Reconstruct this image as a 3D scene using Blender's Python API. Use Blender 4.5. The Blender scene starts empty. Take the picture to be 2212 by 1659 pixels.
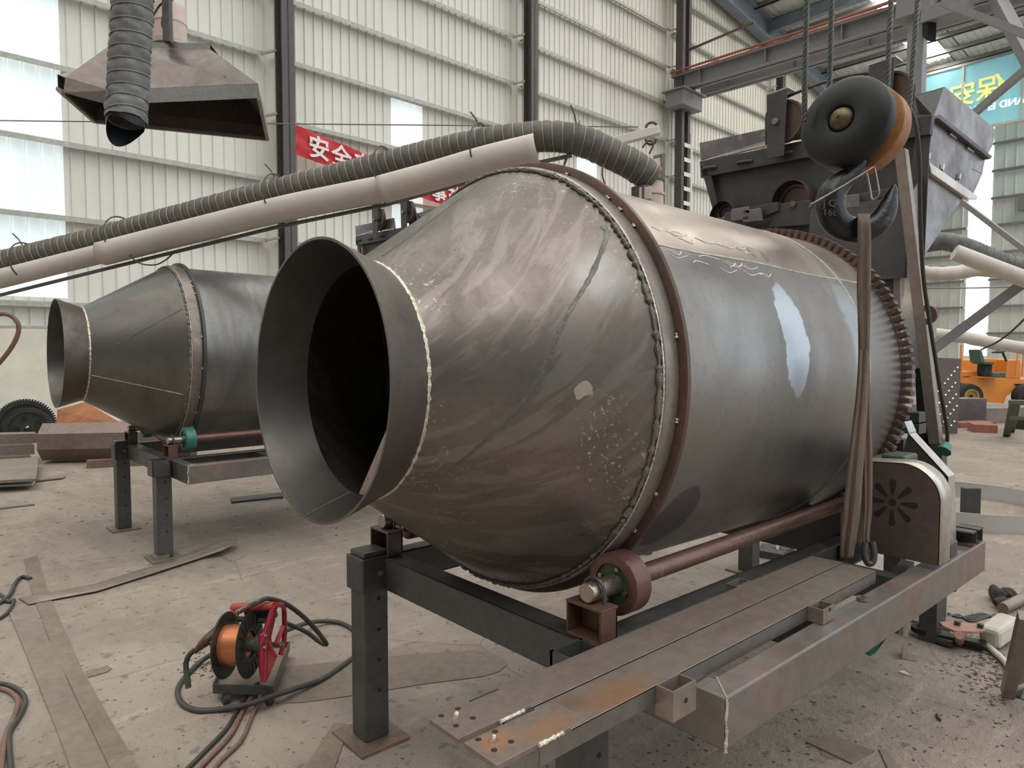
import bpy, bmesh, math, random
from math import sin, cos, pi, radians, sqrt, hypot
from mathutils import Vector as V, Matrix, Euler
random.seed(7)
S = bpy.context.scene
COL = S.collection

# ------------------------------------------------------------------ camera
F = 1520.0; AZ = radians(48.4); PT = radians(3.0); EYE = V((0, 0, 1.5))
FW = V((cos(AZ)*cos(PT), sin(AZ)*cos(PT), -sin(PT)))
RT = V((sin(AZ), -cos(AZ), 0)); UP = RT.cross(FW)
cam = bpy.data.cameras.new('camera'); cam.sensor_width = 36; cam.lens = F/2212*36
cam.clip_start = .05; cam.clip_end = 300
co = bpy.data.objects.new('camera', cam); COL.objects.link(co)
R3 = Matrix((RT, UP, -FW)).transposed()
co.matrix_world = Matrix.Translation(EYE) @ R3.to_4x4()
S.camera = co
S.view_settings.view_transform = 'Standard'; S.view_settings.look = 'None'
S.view_settings.gamma = 1; S.view_settings.use_curve_mapping = False
S.view_settings.exposure = 0.18

# ------------------------------------------------------------------ daylight
w = bpy.data.worlds.new('daylight'); S.world = w; w.use_nodes = True
nt = w.node_tree; nt.nodes.clear()
def wn(t, **k):
    n = nt.nodes.new(t)
    for a, b in k.items(): setattr(n, a, b)
    return n
wo = wn('ShaderNodeOutputWorld'); bg = wn('ShaderNodeBackground'); tc = wn('ShaderNodeTexCoord')
sx = wn('ShaderNodeSeparateXYZ'); nt.links.new(tc.outputs['Generated'], sx.inputs[0])
rp = wn('ShaderNodeValToRGB'); e = rp.color_ramp.elements
e[0].position = 0.0; e[0].color = (.30, .28, .25, 1)
e[1].position = 1.0; e[1].color = (2.0, 1.95, 1.85, 1)
for p, c in ((.47, (.33, .31, .28, 1)), (.53, (.50, .49, .47, 1)), (.66, (.72, .71, .68, 1)), (.80, (1.12, 1.09, 1.02, 1))):
    q = e.new(p); q.color = c
mr = wn('ShaderNodeMapRange'); mr.inputs[1].default_value = -1; mr.inputs[2].default_value = 1
nt.links.new(sx.outputs[2], mr.inputs[0]); nt.links.new(mr.outputs[0], rp.inputs[0])
# the open doorway side of the hall (to the right of the machine) is brighter and bluer
dt = wn('ShaderNodeVectorMath', operation='DOT_PRODUCT'); dt.inputs[1].default_value = (.62, -.78, .10)
nt.links.new(tc.outputs['Generated'], dt.inputs[0])
m2 = wn('ShaderNodeMapRange', interpolation_type='SMOOTHSTEP'); m2.inputs[1].default_value = .55; m2.inputs[2].default_value = .96
nt.links.new(dt.outputs['Value'], m2.inputs[0])
d3 = wn('ShaderNodeVectorMath', operation='DOT_PRODUCT'); d3.inputs[1].default_value = (-.88, -.47, -.05)
nt.links.new(tc.outputs['Generated'], d3.inputs[0])
m3 = wn('ShaderNodeMapRange', interpolation_type='SMOOTHSTEP'); m3.inputs[1].default_value = .25; m3.inputs[2].default_value = .9
nt.links.new(d3.outputs['Value'], m3.inputs[0])
mk = wn('ShaderNodeMix', data_type='RGBA', blend_type='MULTIPLY')      # the deep unlit end of the hall
nt.links.new(m3.outputs[0], mk.inputs[0]); nt.links.new(rp.outputs[0], mk.inputs[6]); mk.inputs[7].default_value = (.30, .295, .29, 1)
mx = wn('ShaderNodeMix', data_type='RGBA', blend_type='ADD')
nt.links.new(m2.outputs[0], mx.inputs[0]); nt.links.new(mk.outputs[2], mx.inputs[6]); mx.inputs[7].default_value = (.55, .66, .78, 1)
nt.links.new(mx.outputs[2], bg.inputs[0]); bg.inputs[1].default_value = 1.0
nt.links.new(bg.outputs[0], wo.inputs[0])
sl = bpy.data.lights.new('high_sun', 'SUN'); sl.energy = 0.5; sl.angle = radians(30); sl.color = (1, .97, .92)
so = bpy.data.objects.new('high_sun', sl); COL.objects.link(so); so.rotation_euler = (radians(28), radians(-22), 0); so.location = (0, 0, 20)

# ------------------------------------------------------------------ helpers
def rayd(u, v): return FW + RT*((u-1106)/F) - UP*((v-829.5)/F)
def at(u, v, d): return EYE + rayd(u, v)*d
def atz(u, v, z=0.0):
    r = rayd(u, v); return EYE + r*((z-1.5)/r.z)
def atx(u, v, x):
    r = rayd(u, v); return EYE + r*(x/r.x)
def aty(u, v, y):
    r = rayd(u, v); return EYE + r*(y/r.y)
WM = {}
def catmull(P, n=8):
    P = [V(p) for p in P]; out = []
    Q = [P[0]*2-P[1]] + P + [P[-1]*2-P[-2]]
    for i in range(1, len(Q)-2):
        a, b, c, d = Q[i-1:i+3]
        for k in range(n):
            t = k/n
            out.append(.5*((2*b)+(c-a)*t+(2*a-5*b+4*c-d)*t*t+(3*b-a-3*c+d)*t**3))
    out.append(P[-1]); return out
def frames(path):
    T = []
    for i in range(len(path)):
        a = path[max(0, i-1)]; b = path[min(len(path)-1, i+1)]; T.append((b-a).normalized())
    n = T[0].orthogonal().normalized()
    if abs(T[0].z) < .9: n = (V((0, 0, 1)) - T[0]*T[0].z).normalized()
    out = []
    for t in T:
        n = (n - t*n.dot(t)).normalized(); out.append((t, n, t.cross(n)))
    return out
class MB:
    def __init__(s): s.b = bmesh.new()
    def face(s, vs):
        try: return s.b.faces.new(vs)
        except ValueError: return None
    def box(s, lo, hi, rot=None, c=None):
        lo = V(lo); hi = V(hi)
        vs = [V((x, y, z)) for x in (lo.x, hi.x) for y in (lo.y, hi.y) for z in (lo.z, hi.z)]
        if rot is not None:
            cc = (lo+hi)/2 if c is None else V(c); vs = [rot @ (v-cc)+cc for v in vs]
        v = [s.b.verts.new(p) for p in vs]
        for f in ((0, 1, 3, 2), (4, 6, 7, 5), (0, 4, 5, 1), (2, 3, 7, 6), (0, 2, 6, 4), (1, 5, 7, 3)): s.face([v[i] for i in f])
        return s
    def bar(s, p0, p1, wd, ht, up=(0, 0, 1)):
        p0 = V(p0); p1 = V(p1); t = (p1-p0).normalized(); u = V(up); u = (u-t*u.dot(t)).normalized(); r = t.cross(u)
        v = [s.b.verts.new(p + r*a*wd/2 + u*b*ht/2) for p in (p0, p1) for a, b in ((-1, -1), (1, -1), (1, 1), (-1, 1))]
        for f in ((0, 3, 2, 1), (4, 5, 6, 7), (0, 1, 5, 4), (1, 2, 6, 5), (2, 3, 7, 6), (3, 0, 4, 7)): s.face([v[i] for i in f])
        return s
    def cyl(s, p0, p1, r, n=24, r2=None):
        p0 = V(p0); p1 = V(p1); r2 = r if r2 is None else r2
        t = (p1-p0).normalized(); a = t.orthogonal().normalized(); b = t.cross(a)
        R = [[s.b.verts.new(p+(a*cos(2*pi*i/n)+b*sin(2*pi*i/n))*q) for i in range(n)] for p, q in ((p0, r), (p1, r2))]
        for i in range(n): s.face([R[0][i], R[0][(i+1) % n], R[1][(i+1) % n], R[1][i]])
        s.face(R[0][::-1]); s.face(R[1]); return s
    def tube(s, path, r, n=10, prof=None, cap=True, sy=1.0):
        path = [V(p) for p in path]; fr = frames(path); rings = []
        for i, (p, (t, a, b)) in enumerate(zip(path, fr)):
            rr = r[i] if isinstance(r, (list, tuple)) else r
            rings.append([s.b.verts.new(p+(a*cos(2*pi*k/n)+b*sin(2*pi*k/n)*sy)*(rr if prof is None else rr*prof(i, 2*pi*k/n))) for k in range(n)])
        for A, B in zip(rings, rings[1:]):
            for k in range(n): s.face([A[k], A[(k+1) % n], B[(k+1) % n], B[k]])
        if cap: s.face(rings[0][::-1]); s.face(rings[-1])
        return s
    def plate(s, pts, th, nrm=None):
        pts = [V(p) for p in pts]
        if nrm is None:
            nrm = V((0, 0, 0))
            for i in range(len(pts)): nrm += pts[i].cross(pts[(i+1) % len(pts)])
            nrm.normalize()
        off = V(nrm)*th; A = [s.b.verts.new(p) for p in pts]; B = [s.b.verts.new(p+off) for p in pts]; n = len(pts)
        s.face(A[::-1]); s.face(B)
        for i in range(n): s.face([A[i], A[(i+1) % n], B[(i+1) % n], B[i]])
        return s
    def rev(s, prof, n=96, closed=True, ax=(0, 0, 0), th0=0, th1=2*pi):
        # revolve (x, r) profile about local x axis through ax
        full = abs(th1-th0-2*pi) < 1e-6; m = n if full else n+1; rings = []
        for i in range(m):
            th = th0+(th1-th0)*i/n
            rings.append([s.b.verts.new((ax[0]+x, ax[1]+r*cos(th), ax[2]+r*sin(th))) for x, r in prof])
        k = len(prof)
        for i in range(n):
            A = rings[i]; B = rings[(i+1) % m]
            for j in range(k if closed else k-1): s.face([A[j], A[(j+1) % k], B[(j+1) % k], B[j]])
        if not full and closed: s.face(rings[0]); s.face(rings[-1][::-1])
        return s
    def xf(s, M):
        bmesh.ops.transform(s.b, matrix=M, verts=s.b.verts); return s
    def jitter(s, a):
        for v in s.b.verts: v.co += V((random.uniform(-a, a), random.uniform(-a, a), random.uniform(-a, a)))
        return s
    def build(s, name, m, parent=None, smooth=False, bev=0, local=False, lab=None, loc=None):
        b = s.b; bmesh.ops.recalc_face_normals(b, faces=b.faces)
        if parent is not None:
            if not local: bmesh.ops.transform(b, matrix=WM[parent.name].inverted(), verts=b.verts)
        else:
            cs = [v.co for v in b.verts]
            if loc is None:
                loc = V(((min(c.x for c in cs)+max(c.x for c in cs))/2, (min(c.y for c in cs)+max(c.y for c in cs))/2, min(c.z for c in cs)))
            bmesh.ops.translate(b, vec=-V(loc), verts=b.verts)
        me = bpy.data.meshes.new(name); b.to_mesh(me); b.free()
        if smooth:
            me.polygons.foreach_set('use_smooth', [True]*len(me.polygons))
            me.set_sharp_from_angle(angle=radians(40))
        o = bpy.data.objects.new(name, me); COL.objects.link(o); me.materials.append(m)
        if parent is not None: o.parent = parent; WM[o.name] = WM[parent.name]
        else: o.location = loc; WM[o.name] = Matrix.Translation(loc)
        if bev:
            q = o.modifiers.new('bevel', 'BEVEL'); q.width = bev; q.segments = 2; q.limit_method = 'ANGLE'
        if lab: o['label'] = lab
        return o
def tag(o, label, cat, group=None, kind=None):
    o['label'] = label; o['category'] = cat
    if group: o['group'] = group
    if kind: o['kind'] = kind
    return o
def struct(o, label=None):
    o['kind'] = 'structure'
    if label: o['label'] = label
    return o
def thing(name, label, cat, loc=(0, 0, 0), rot=(0, 0, 0), group=None):
    o = bpy.data.objects.new(name, None); COL.objects.link(o); o.location = loc; o.rotation_euler = rot
    o.empty_display_size = .1
    WM[o.name] = Matrix.Translation(V(loc)) @ Euler(rot).to_matrix().to_4x4()
    return tag(o, label, cat, group)
def dup(root, loc, rotz=0, label=None, cat=None, swap=None, skip=()):
    def cp(o, par):
        c = o.copy(); COL.objects.link(c)
        if par is not None: c.parent = par
        if swap and c.type == 'MESH':
            m = swap.get(o.data.materials[0].name)
            if m: c.material_slots[0].link = 'OBJECT'; c.material_slots[0].material = m
        for ch in [x for x in bpy.data.objects if x.parent == o]:
            if ch.name.split('.')[0] not in skip: cp(ch, c)
        return c
    r = cp(root, None); r.location = loc; r.rotation_euler = (root.rotation_euler[0], root.rotation_euler[1], root.rotation_euler[2]+rotz)
    if label: r['label'] = label
    if cat: r['category'] = cat
    return r

# ------------------------------------------------------------------ materials
def newmat(name):
    m = bpy.data.materials.new(name); m.use_nodes = True; n = m.node_tree; return m, n, n.nodes['Principled BSDF']
def nd(n, t, **k):
    x = n.nodes.new(t)
    for a, b in k.items(): setattr(x, a, b)
    return x
def noise(n, vec, scale, detail=4, rough=.6, dist=0):
    x = nd(n, 'ShaderNodeTexNoise'); x.inputs['Scale'].default_value = scale; x.inputs['Detail'].default_value = detail
    x.inputs['Roughness'].default_value = rough; x.inputs['Distortion'].default_value = dist
    if vec is not None: n.links.new(vec, x.inputs['Vector'])
    return x.outputs[0]
def ramp(n, fac, pts):
    x = nd(n, 'ShaderNodeValToRGB'); el = x.color_ramp.elements
    def c4(c): return (c, c, c, 1) if not hasattr(c, '__len__') else (*c, 1)
    el[0].position, el[0].color = pts[0][0], c4(pts[0][1]); el[1].position, el[1].color = pts[-1][0], c4(pts[-1][1])
    for p, c in pts[1:-1]:
        q = el.new(p); q.color = c4(c)
    n.links.new(fac, x.inputs[0]); return x.outputs[0]
def mix(n, fac, a, b, mode='MIX'):
    x = nd(n, 'ShaderNodeMix', data_type='RGBA', blend_type=mode)
    for i, val in ((0, fac), (6, a), (7, b)):
        if hasattr(val, 'is_linked'): n.links.new(val, x.inputs[i])
        elif i == 0: x.inputs[0].default_value = val
        else: x.inputs[i].default_value = (*val, 1)
    return x.outputs[2]
def mth(n, op, a, b=0.0, c=None):
    x = nd(n, 'ShaderNodeMath', operation=op)
    for i, val in enumerate((a, b, c)):
        if val is None: continue
        if hasattr(val, 'is_linked'): n.links.new(val, x.inputs[i])
        else: x.inputs[i].default_value = val
    return x.outputs[0]
def mapping(n, vec, scale=(1, 1, 1), loc=(0, 0, 0)):
    x = nd(n, 'ShaderNodeMapping'); x.inputs['Scale'].default_value = scale; x.inputs['Location'].default_value = loc
    n.links.new(vec, x.inputs[0]); return x.outputs[0]
def bump(n, h, strength, dist=.01):
    x = nd(n, 'ShaderNodeBump'); x.inputs['Strength'].default_value = strength; x.inputs['Distance'].default_value = dist
    n.links.new(h, x.inputs['Height']); return x.outputs[0]
def objco(n): return nd(n, 'ShaderNodeTexCoord').outputs['Object']
def steel(name, a, b, c=None, ramt=.5, metal=.55, rough=.45, scale=4, bmp=.15, stretch=(1, 1, 1), fleck=.25, rvar=.15):
    m, n, p = newmat(name); oc = mapping(n, objco(n), stretch)
    n1 = noise(n, oc, scale, 6, .62, .4); n2 = noise(n, oc, scale*9, 3, .6)
    col = mix(n, ramp(n, n1, [(.36, 0.), (.64, 1.)]), a, b)
    if c is not None:
        n3 = noise(n, mapping(n, oc, (1, 1, 1), (3, 7, 1)), scale*.8, 8, .68, .6)
        col = mix(n, ramp(n, n3, [(ramt, 0.), (ramt+.14, 1.)]), col, c)
    col = mix(n, fleck, col, ramp(n, n2, [(.35, (.35,)*3), (.6, (1.,)*3)]), 'MULTIPLY')
    n.links.new(col, p.inputs['Base Color']); p.inputs['Metallic'].default_value = metal
    r = ramp(n, n1, [(.3, max(.05, rough-rvar)), (.7, min(1, rough+rvar))]); n.links.new(r, p.inputs['Roughness'])
    if bmp: n.links.new(bump(n, n2, bmp, .004), p.inputs['Normal'])
    return m
def plain(name, col, rough=.6, metal=0, vary=.12, scale=12, bmp=0):
    m, n, p = newmat(name); oc = objco(n); f = noise(n, oc, scale, 5, .6)
    c2 = tuple(x*(1-vary*2) for x in col); n.links.new(mix(n, ramp(n, f, [(.35, 0.), (.65, 1.)]), col, c2), p.inputs['Base Color'])
    p.inputs['Roughness'].default_value = rough; p.inputs['Metallic'].default_value = metal
    if bmp: n.links.new(bump(n, f, bmp, .01), p.inputs['Normal'])
    return m
def glow(name, col, st):
    m, n, p = newmat(name); oc = objco(n); f = noise(n, mapping(n, oc, (1, 1, .25)), 1.2, 3, .5)
    c = mix(n, ramp(n, f, [(.35, 0.), (.65, 1.)]), col, tuple(x*.88 for x in col))
    n.links.new(c, p.inputs['Base Color']); n.links.new(c, p.inputs['Emission Color']); p.inputs['Emission Strength'].default_value = st
    p.inputs['Roughness'].default_value = .6; return m
# ---- drum steel with marks, painted-in highlights and shade, and seam scorch at fixed places on the shell
def drum_mat(name, a, b, c, rough, metal, patches=(), stretch=(1, 1, 1), scale=3.2, plate=None, streak=0):
    m, n, p = newmat(name); raw = objco(n); oc = mapping(n, raw, stretch)
    n1 = noise(n, oc, scale, 7, .6, .7); n2 = noise(n, raw, 42, 3, .65); n3 = noise(n, mapping(n, raw, stretch, (5, 2, 8)), scale*.55, 4, .55, .8)
    col = mix(n, ramp(n, n1, [(.33, 0.), (.66, 1.)]), a, b)
    col = mix(n, ramp(n, n3, [(.45, 0.), (.72, .85)]), col, c)
    col = mix(n, .35, col, ramp(n, n2, [(.28, (.55,)*3), (.46, (1.,)*3)]), 'MULTIPLY')
    # local cylindrical coordinates: x along the drum, theta around it
    sp = nd(n, 'ShaderNodeSeparateXYZ'); n.links.new(raw, sp.inputs[0])
    th = mth(n, 'ARCTAN2', mth(n, 'SUBTRACT', sp.outputs[2], .70), mth(n, 'MULTIPLY', sp.outputs[1], -1.0))  # 0 at the -y side, + upwards
    if plate:      # a second rolled sheet of paler, warmer steel above the long seam
        k = nd(n, 'ShaderNodeMapRange'); k.inputs[1].default_value = plate[0]; k.inputs[2].default_value = plate[0]+.004; n.links.new(th, k.inputs[0])
        col = mix(n, k.outputs[0], col, mix(n, ramp(n, n1, [(.3, 0.), (.7, 1.)]), plate[1], tuple(x*.8 for x in plate[1])))
    if streak:     # oily rubbing streaks running obliquely round the cone
        sv = nd(n, 'ShaderNodeCombineXYZ'); n.links.new(mth(n, 'MULTIPLY', mth(n, 'SUBTRACT', sp.outputs[0], mth(n, 'MULTIPLY', th, .50)), 8.0), sv.inputs[0]); n.links.new(mth(n, 'MULTIPLY', mth(n, 'ADD', th, mth(n, 'MULTIPLY', sp.outputs[0], .8)), 1.1), sv.inputs[1])
        sn = noise(n, sv.outputs[0], 1.6, 5, .62, .5)
        col = mix(n, mth(n, 'MULTIPLY', ramp(n, sn, [(.50, 0.), (.58, 1.)]), streak), col, tuple(min(1, x*1.75) for x in a))
        fl_ = noise(n, raw, 70, 3, .7); cl_ = noise(n, raw, 3.0, 3, .5)
        col = mix(n, mth(n, 'MULTIPLY', mth(n, 'MULTIPLY', ramp(n, fl_, [(.60, 0.), (.66, 1.)]), ramp(n, cl_, [(.48, 0.), (.62, 1.)])), .75), col, (.55, .52, .46))
    wob = mth(n, 'MULTIPLY', mth(n, 'SUBTRACT', noise(n, raw, 9, 3, .6), .5), .10)
    rr = ramp(n, n1, [(.3, rough-.12), (.7, rough+.14)])
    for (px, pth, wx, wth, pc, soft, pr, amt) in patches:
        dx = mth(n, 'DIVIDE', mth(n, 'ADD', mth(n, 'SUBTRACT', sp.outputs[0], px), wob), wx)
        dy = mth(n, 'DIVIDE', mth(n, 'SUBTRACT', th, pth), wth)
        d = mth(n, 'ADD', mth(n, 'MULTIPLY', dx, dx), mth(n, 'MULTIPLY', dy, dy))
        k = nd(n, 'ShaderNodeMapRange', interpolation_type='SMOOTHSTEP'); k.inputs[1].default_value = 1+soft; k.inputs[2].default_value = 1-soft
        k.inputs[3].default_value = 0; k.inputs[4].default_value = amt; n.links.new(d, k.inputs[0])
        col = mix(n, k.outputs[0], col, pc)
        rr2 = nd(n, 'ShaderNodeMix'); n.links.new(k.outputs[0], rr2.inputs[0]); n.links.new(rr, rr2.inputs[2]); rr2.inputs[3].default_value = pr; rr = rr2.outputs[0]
    n.links.new(col, p.inputs['Base Color']); n.links.new(rr, p.inputs['Roughness']); p.inputs['Metallic'].default_value = metal
    hh = mth(n, 'ADD', mth(n, 'MULTIPLY', n1, .6), mth(n, 'MULTIPLY', n2, .25))
    n.links.new(bump(n, hh, .10, .005), p.inputs['Normal'])
    return m
def floor_mat():
    m, n, p = newmat('dusty_concrete'); oc = objco(n)
    n1 = noise(n, oc, .55, 8, .62, .5); n2 = noise(n, mapping(n, oc, (1, .35, 1)), 3.2, 8, .7, .4); n3 = noise(n, oc, 38, 4, .7); n4 = noise(n, oc, 14, 3, .6)
    col = mix(n, ramp(n, n1, [(.35, 0.), (.65, 1.)]), (.35, .30, .25), (.26, .218, .178))
    col = mix(n, mth(n, 'MULTIPLY', ramp(n, n2, [(.46, 0.), (.64, 1.)]), .55), col, (.175, .148, .12))
    col = mix(n, mth(n, 'MULTIPLY', ramp(n, n4, [(.60, 0.), (.66, 1.)]), .6), col, (.11, .09, .072))
    n5 = noise(n, mapping(n, oc, (1, .3, 1), (4, 1, 0)), 1.1, 5, .6, .6)
    col = mix(n, mth(n, 'MULTIPLY', ramp(n, n5, [(.47, 0.), (.62, 1.)]), .38), col, (.19, .165, .14))
    n6 = noise(n, mapping(n, oc, (.25, 1, 1)), 9, 5, .7, .3)
    col = mix(n, mth(n, 'MULTIPLY', ramp(n, n6, [(.56, 0.), (.68, 1.)]), .35), col, (.50, .44, .37))
    col = mix(n, mth(n, 'MULTIPLY', ramp(n, n3, [(.60, 0.), (.72, 1.)]), .40), col, (.20, .17, .14))
    vo = nd(n, 'ShaderNodeTexVoronoi', feature='DISTANCE_TO_EDGE'); vo.inputs['Scale'].default_value = .55
    n.links.new(mix(n, .12, oc, nd_noise_col(n, oc)), vo.inputs['Vector'])
    ck = ramp(n, mth(n, 'ADD', vo.outputs['Distance'], mth(n, 'MULTIPLY', ramp(n, n1, [(.45, 0.), (.5, 1.)]), .1)), [(.0, 1.), (.003, 0.)])
    col = mix(n, mth(n, 'MULTIPLY', ck, .6), col, (.14, .12, .10))
    n.links.new(col, p.inputs['Base Color']); p.inputs['Roughness'].default_value = .85
    n.links.new(bump(n, mth(n, 'ADD', n3, mth(n, 'MULTIPLY', n4, .9)), .6, .02), p.inputs['Normal']); return m
def nd_noise_col(n, vec):
    x = nd(n, 'ShaderNodeTexNoise'); x.inputs['Scale'].default_value = 1.6; x.inputs['Detail'].default_value = 6; n.links.new(vec, x.inputs['Vector']); return x.outputs[1]

M = {}
M['floor'] = floor_mat()
def panel_mat(name, a, b):
    m, n, p = newmat(name); oc = objco(n)
    f = noise(n, mapping(n, oc, (1.2, 1.2, .12)), 1.5, 5, .6); g = noise(n, oc, .25, 4, .6)
    col = mix(n, ramp(n, f, [(.4, 0.), (.7, .6)]), a, b); col = mix(n, mth(n, 'MULTIPLY', g, .35), col, tuple(x*.78 for x in b))
    n.links.new(col, p.inputs['Base Color']); p.inputs['Roughness'].default_value = .45; return m
M['panel'] = panel_mat('cream_sheet_panel', (.80, .79, .71), (.66, .645, .57))
M['panel2'] = panel_mat('pale_green_sheet_panel', (.84, .88, .84), (.74, .78, .74))
M['roof'] = panel_mat('grey_sheet_roof', (.80, .82, .80), (.68, .70, .68))
M['girt'] = plain('galvanised_girt', (.46, .46, .41), .5, .3)
M['cable_grey'] = plain('grey_wire', (.22, .22, .21), .5, .2)
M['column'] = steel('brown_primed_column', (.085, .075, .07), (.12, .105, .10), (.20, .15, .12), .66, .25, .55, 3, 0)
M['greybeam'] = steel('dark_grey_painted_beam', (.24, .24, .252), (.28, .28, .29), (.27, .25, .23), .62, .1, .6, 2, 0, fleck=.06)
M['bluebeam'] = plain('blue_grey_rafter', (.26, .31, .36), .6, .1, .1, 2)
M['redrail'] = plain('red_primed_rail', (.42, .13, .08), .6)
M['dado'] = plain('whitewashed_plinth_wall', (.74, .70, .60), .9, 0, .08, 2.5, .2)
M['light'] = glow('daylit_translucent_sheet', (.86, .97, .96), .42)
M['skyl'] = glow('roof_glow_sheet', (1.0, .96, .90), 14.0)  # glow shared by the real skylights and the added strip
M['strip4'] = glow('daylit_wall_strip', (.97, 1.0, 1.0), 2.5)
TH = lambda deg: radians(180-deg)
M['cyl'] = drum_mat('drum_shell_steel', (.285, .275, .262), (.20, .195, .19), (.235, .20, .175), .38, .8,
    patches=[(2.315-2.1, TH(167), .085, .30, (.52, .60, .66), .10, .26, .75), (1.80-2.1, TH(218), .105, .20, (.085, .08, .08), .12, .45, .8),  # bluish highlight on a cleaned patch, then a dark shade patch, both painted in
             (2.85-2.1, TH(160), .07, .38, (.40, .47, .52), .6, .25, .6), (2.27-2.1, TH(138), .02, .05, (.16, .15, .14), .2, .5, .7),  # first entry paints a soft bluish reflection ahead of the rear seam
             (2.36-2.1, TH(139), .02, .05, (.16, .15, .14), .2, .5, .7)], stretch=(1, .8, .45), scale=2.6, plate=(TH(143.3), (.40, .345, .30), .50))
M['cyl2'] = drum_mat('background_shell_steel', (.285, .275, .262), (.20, .195, .19), (.12, .12, .115), .38, .8, stretch=(2.5, .8, .6), scale=2.2)
M['cone2'] = drum_mat('background_cone_steel', (.165, .15, .135), (.10, .095, .088), (.20, .20, .19), .33, .75, stretch=(1, .55, .55), scale=2.4)
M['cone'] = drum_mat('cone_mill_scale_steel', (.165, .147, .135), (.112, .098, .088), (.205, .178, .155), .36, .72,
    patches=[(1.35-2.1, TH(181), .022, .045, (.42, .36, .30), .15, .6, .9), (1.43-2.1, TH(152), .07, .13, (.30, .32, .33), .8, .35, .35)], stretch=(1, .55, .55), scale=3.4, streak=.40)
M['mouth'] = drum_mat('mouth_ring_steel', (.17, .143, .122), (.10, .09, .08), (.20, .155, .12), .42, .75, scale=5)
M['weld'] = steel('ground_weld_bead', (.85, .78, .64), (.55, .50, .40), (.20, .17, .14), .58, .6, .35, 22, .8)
M['mouthin'] = drum_mat('mouth_inner_shaded_steel', (.070, .069, .065), (.052, .052, .05), (.10, .085, .072), .42, .6, scale=3)  # same steel, coloured darker for the shade inside the mouth
M['cseam'] = steel('grey_seam_band', (.15, .145, .135), (.11, .105, .10), None, .6, .6, .42, 12, .3)
M['dweld'] = steel('dull_weld_bead', (.20, .18, .155), (.13, .12, .105), (.34, .29, .22), .62, .5, .45, 26, .9)
M['rust'] = steel('rusty_ring_steel', (.115, .062, .045), (.075, .045, .035), (.24, .10, .045), .66, .3, .5, 3.5, .3)
M['tyre'] = steel('rolled_band_steel', (.30, .26, .225), (.21, .185, .165), (.16, .13, .11), .62, .6, .38, 5, .1)
M['gear'] = steel('brown_cast_gear', (.155, .085, .065), (.10, .06, .05), None, .6, .25, .55, 9, .3)
M['dark'] = steel('dark_mill_steel', (.060, .062, .060), (.085, .085, .082), (.10, .085, .07), .60, .35, .45, 4, .1)
M['frame'] = steel('frame_channel_steel', (.075, .078, .075), (.105, .105, .10), (.12, .09, .075), .60, .4, .42, 4, .1)
M['brownst'] = steel('brown_hot_rolled_steel', (.215, .155, .13), (.27, .195, .165), (.20, .19, .18), .50, .5, .40, 2.0, .1)
M['top'] = steel('grey_brown_channel_top', (.30, .245, .205), (.23, .20, .175), (.25, .17, .13), .60, .5, .42, 3, .1)
M['flange'] = steel('blue_brown_channel_side', (.17, .165, .16), (.21, .175, .15), (.24, .15, .10), .60, .55, .38, 3, .1)
M['rustleg'] = steel('orange_rust_steel', (.15, .075, .05), (.10, .055, .042), (.24, .10, .05), .62, .3, .55, 6, .3)
M['plate'] = steel('bolt_plate_steel', (.24, .18, .14), (.17, .13, .105), (.42, .20, .075), .60, .35, .5, 6, .2)
M['boltp'] = steel('brown_bolt_plate', (.26, .20, .17), (.20, .16, .135), (.15, .12, .105), .62, .4, .5, 5, .2)
M['bladest'] = steel('pale_brown_blade_steel', (.40, .33, .28), (.33, .27, .23), None, .6, .3, .5, 6, .1)
def stained(name, base, stains):
    m = steel(name, *base); n = m.node_tree; p = n.nodes['Principled BSDF']; src = p.inputs['Base Color'].links[0].from_socket
    raw = objco(n); f = noise(n, raw, 16, 5, .65); col = src
    for (cx, cy, rx, ry, c, amt) in stains:
        sp = nd(n, 'ShaderNodeSeparateXYZ'); n.links.new(raw, sp.inputs[0])
        dx = mth(n, 'DIVIDE', mth(n, 'SUBTRACT', sp.outputs[0], cx), rx); dy = mth(n, 'DIVIDE', mth(n, 'SUBTRACT', sp.outputs[1], cy), ry)
        d = mth(n, 'ADD', mth(n, 'ADD', mth(n, 'MULTIPLY', dx, dx), mth(n, 'MULTIPLY', dy, dy)), mth(n, 'MULTIPLY', mth(n, 'SUBTRACT', f, .5), 2.2))
        col = mix(n, mth(n, 'MULTIPLY', mth(n, 'MULTIPLY', ramp(n, d, [(.1, 1.), (1.1, 0.)]), ramp(n, f, [(.30, .45), (.62, 1.)])), amt), col, c)
    n.links.new(col, p.inputs['Base Color']); return m
tb_ = ((.30, .245, .205), (.23, .20, .175), (.25, .17, .13), .60, .5, .42, 3, .1); pb_ = ((.26, .20, .165), (.20, .16, .135), (.30, .18, .10), .62, .4, .5, 6, .2)
M['top_st'] = stained('rust_stained_channel_top', tb_, [(1.16-1.685, -.02, .16, .06, (.36, .18, .08), .8), (1.05-1.685, .02, .07, .05, (.22, .13, .10), .7), (1.7-1.685, .01, .18, .03, (.19, .125, .11), .5)])
M['plate_st'] = stained('rust_stained_bolt_plate', pb_, [(.845-1.685, .01, .05, .04, (.40, .20, .09), .8), (.95-1.685, -.02, .09, .04, (.33, .165, .08), .7), (.842-1.685, .012, .016, .012, (.15, .12, .10), .8)])
M['hole'] = plain('shadowed_hole', (.02, .015, .012), .9, 0, 0)
M['galv'] = steel('bright_ground_sheet', (.62, .58, .52), (.48, .44, .40), (.34, .30, .27), .60, .6, .32, 4, .1)
M['guard'] = steel('brown_guard_sheet', (.125, .095, .085), (.155, .12, .105), None, .6, .4, .45, 3, .05)
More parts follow.
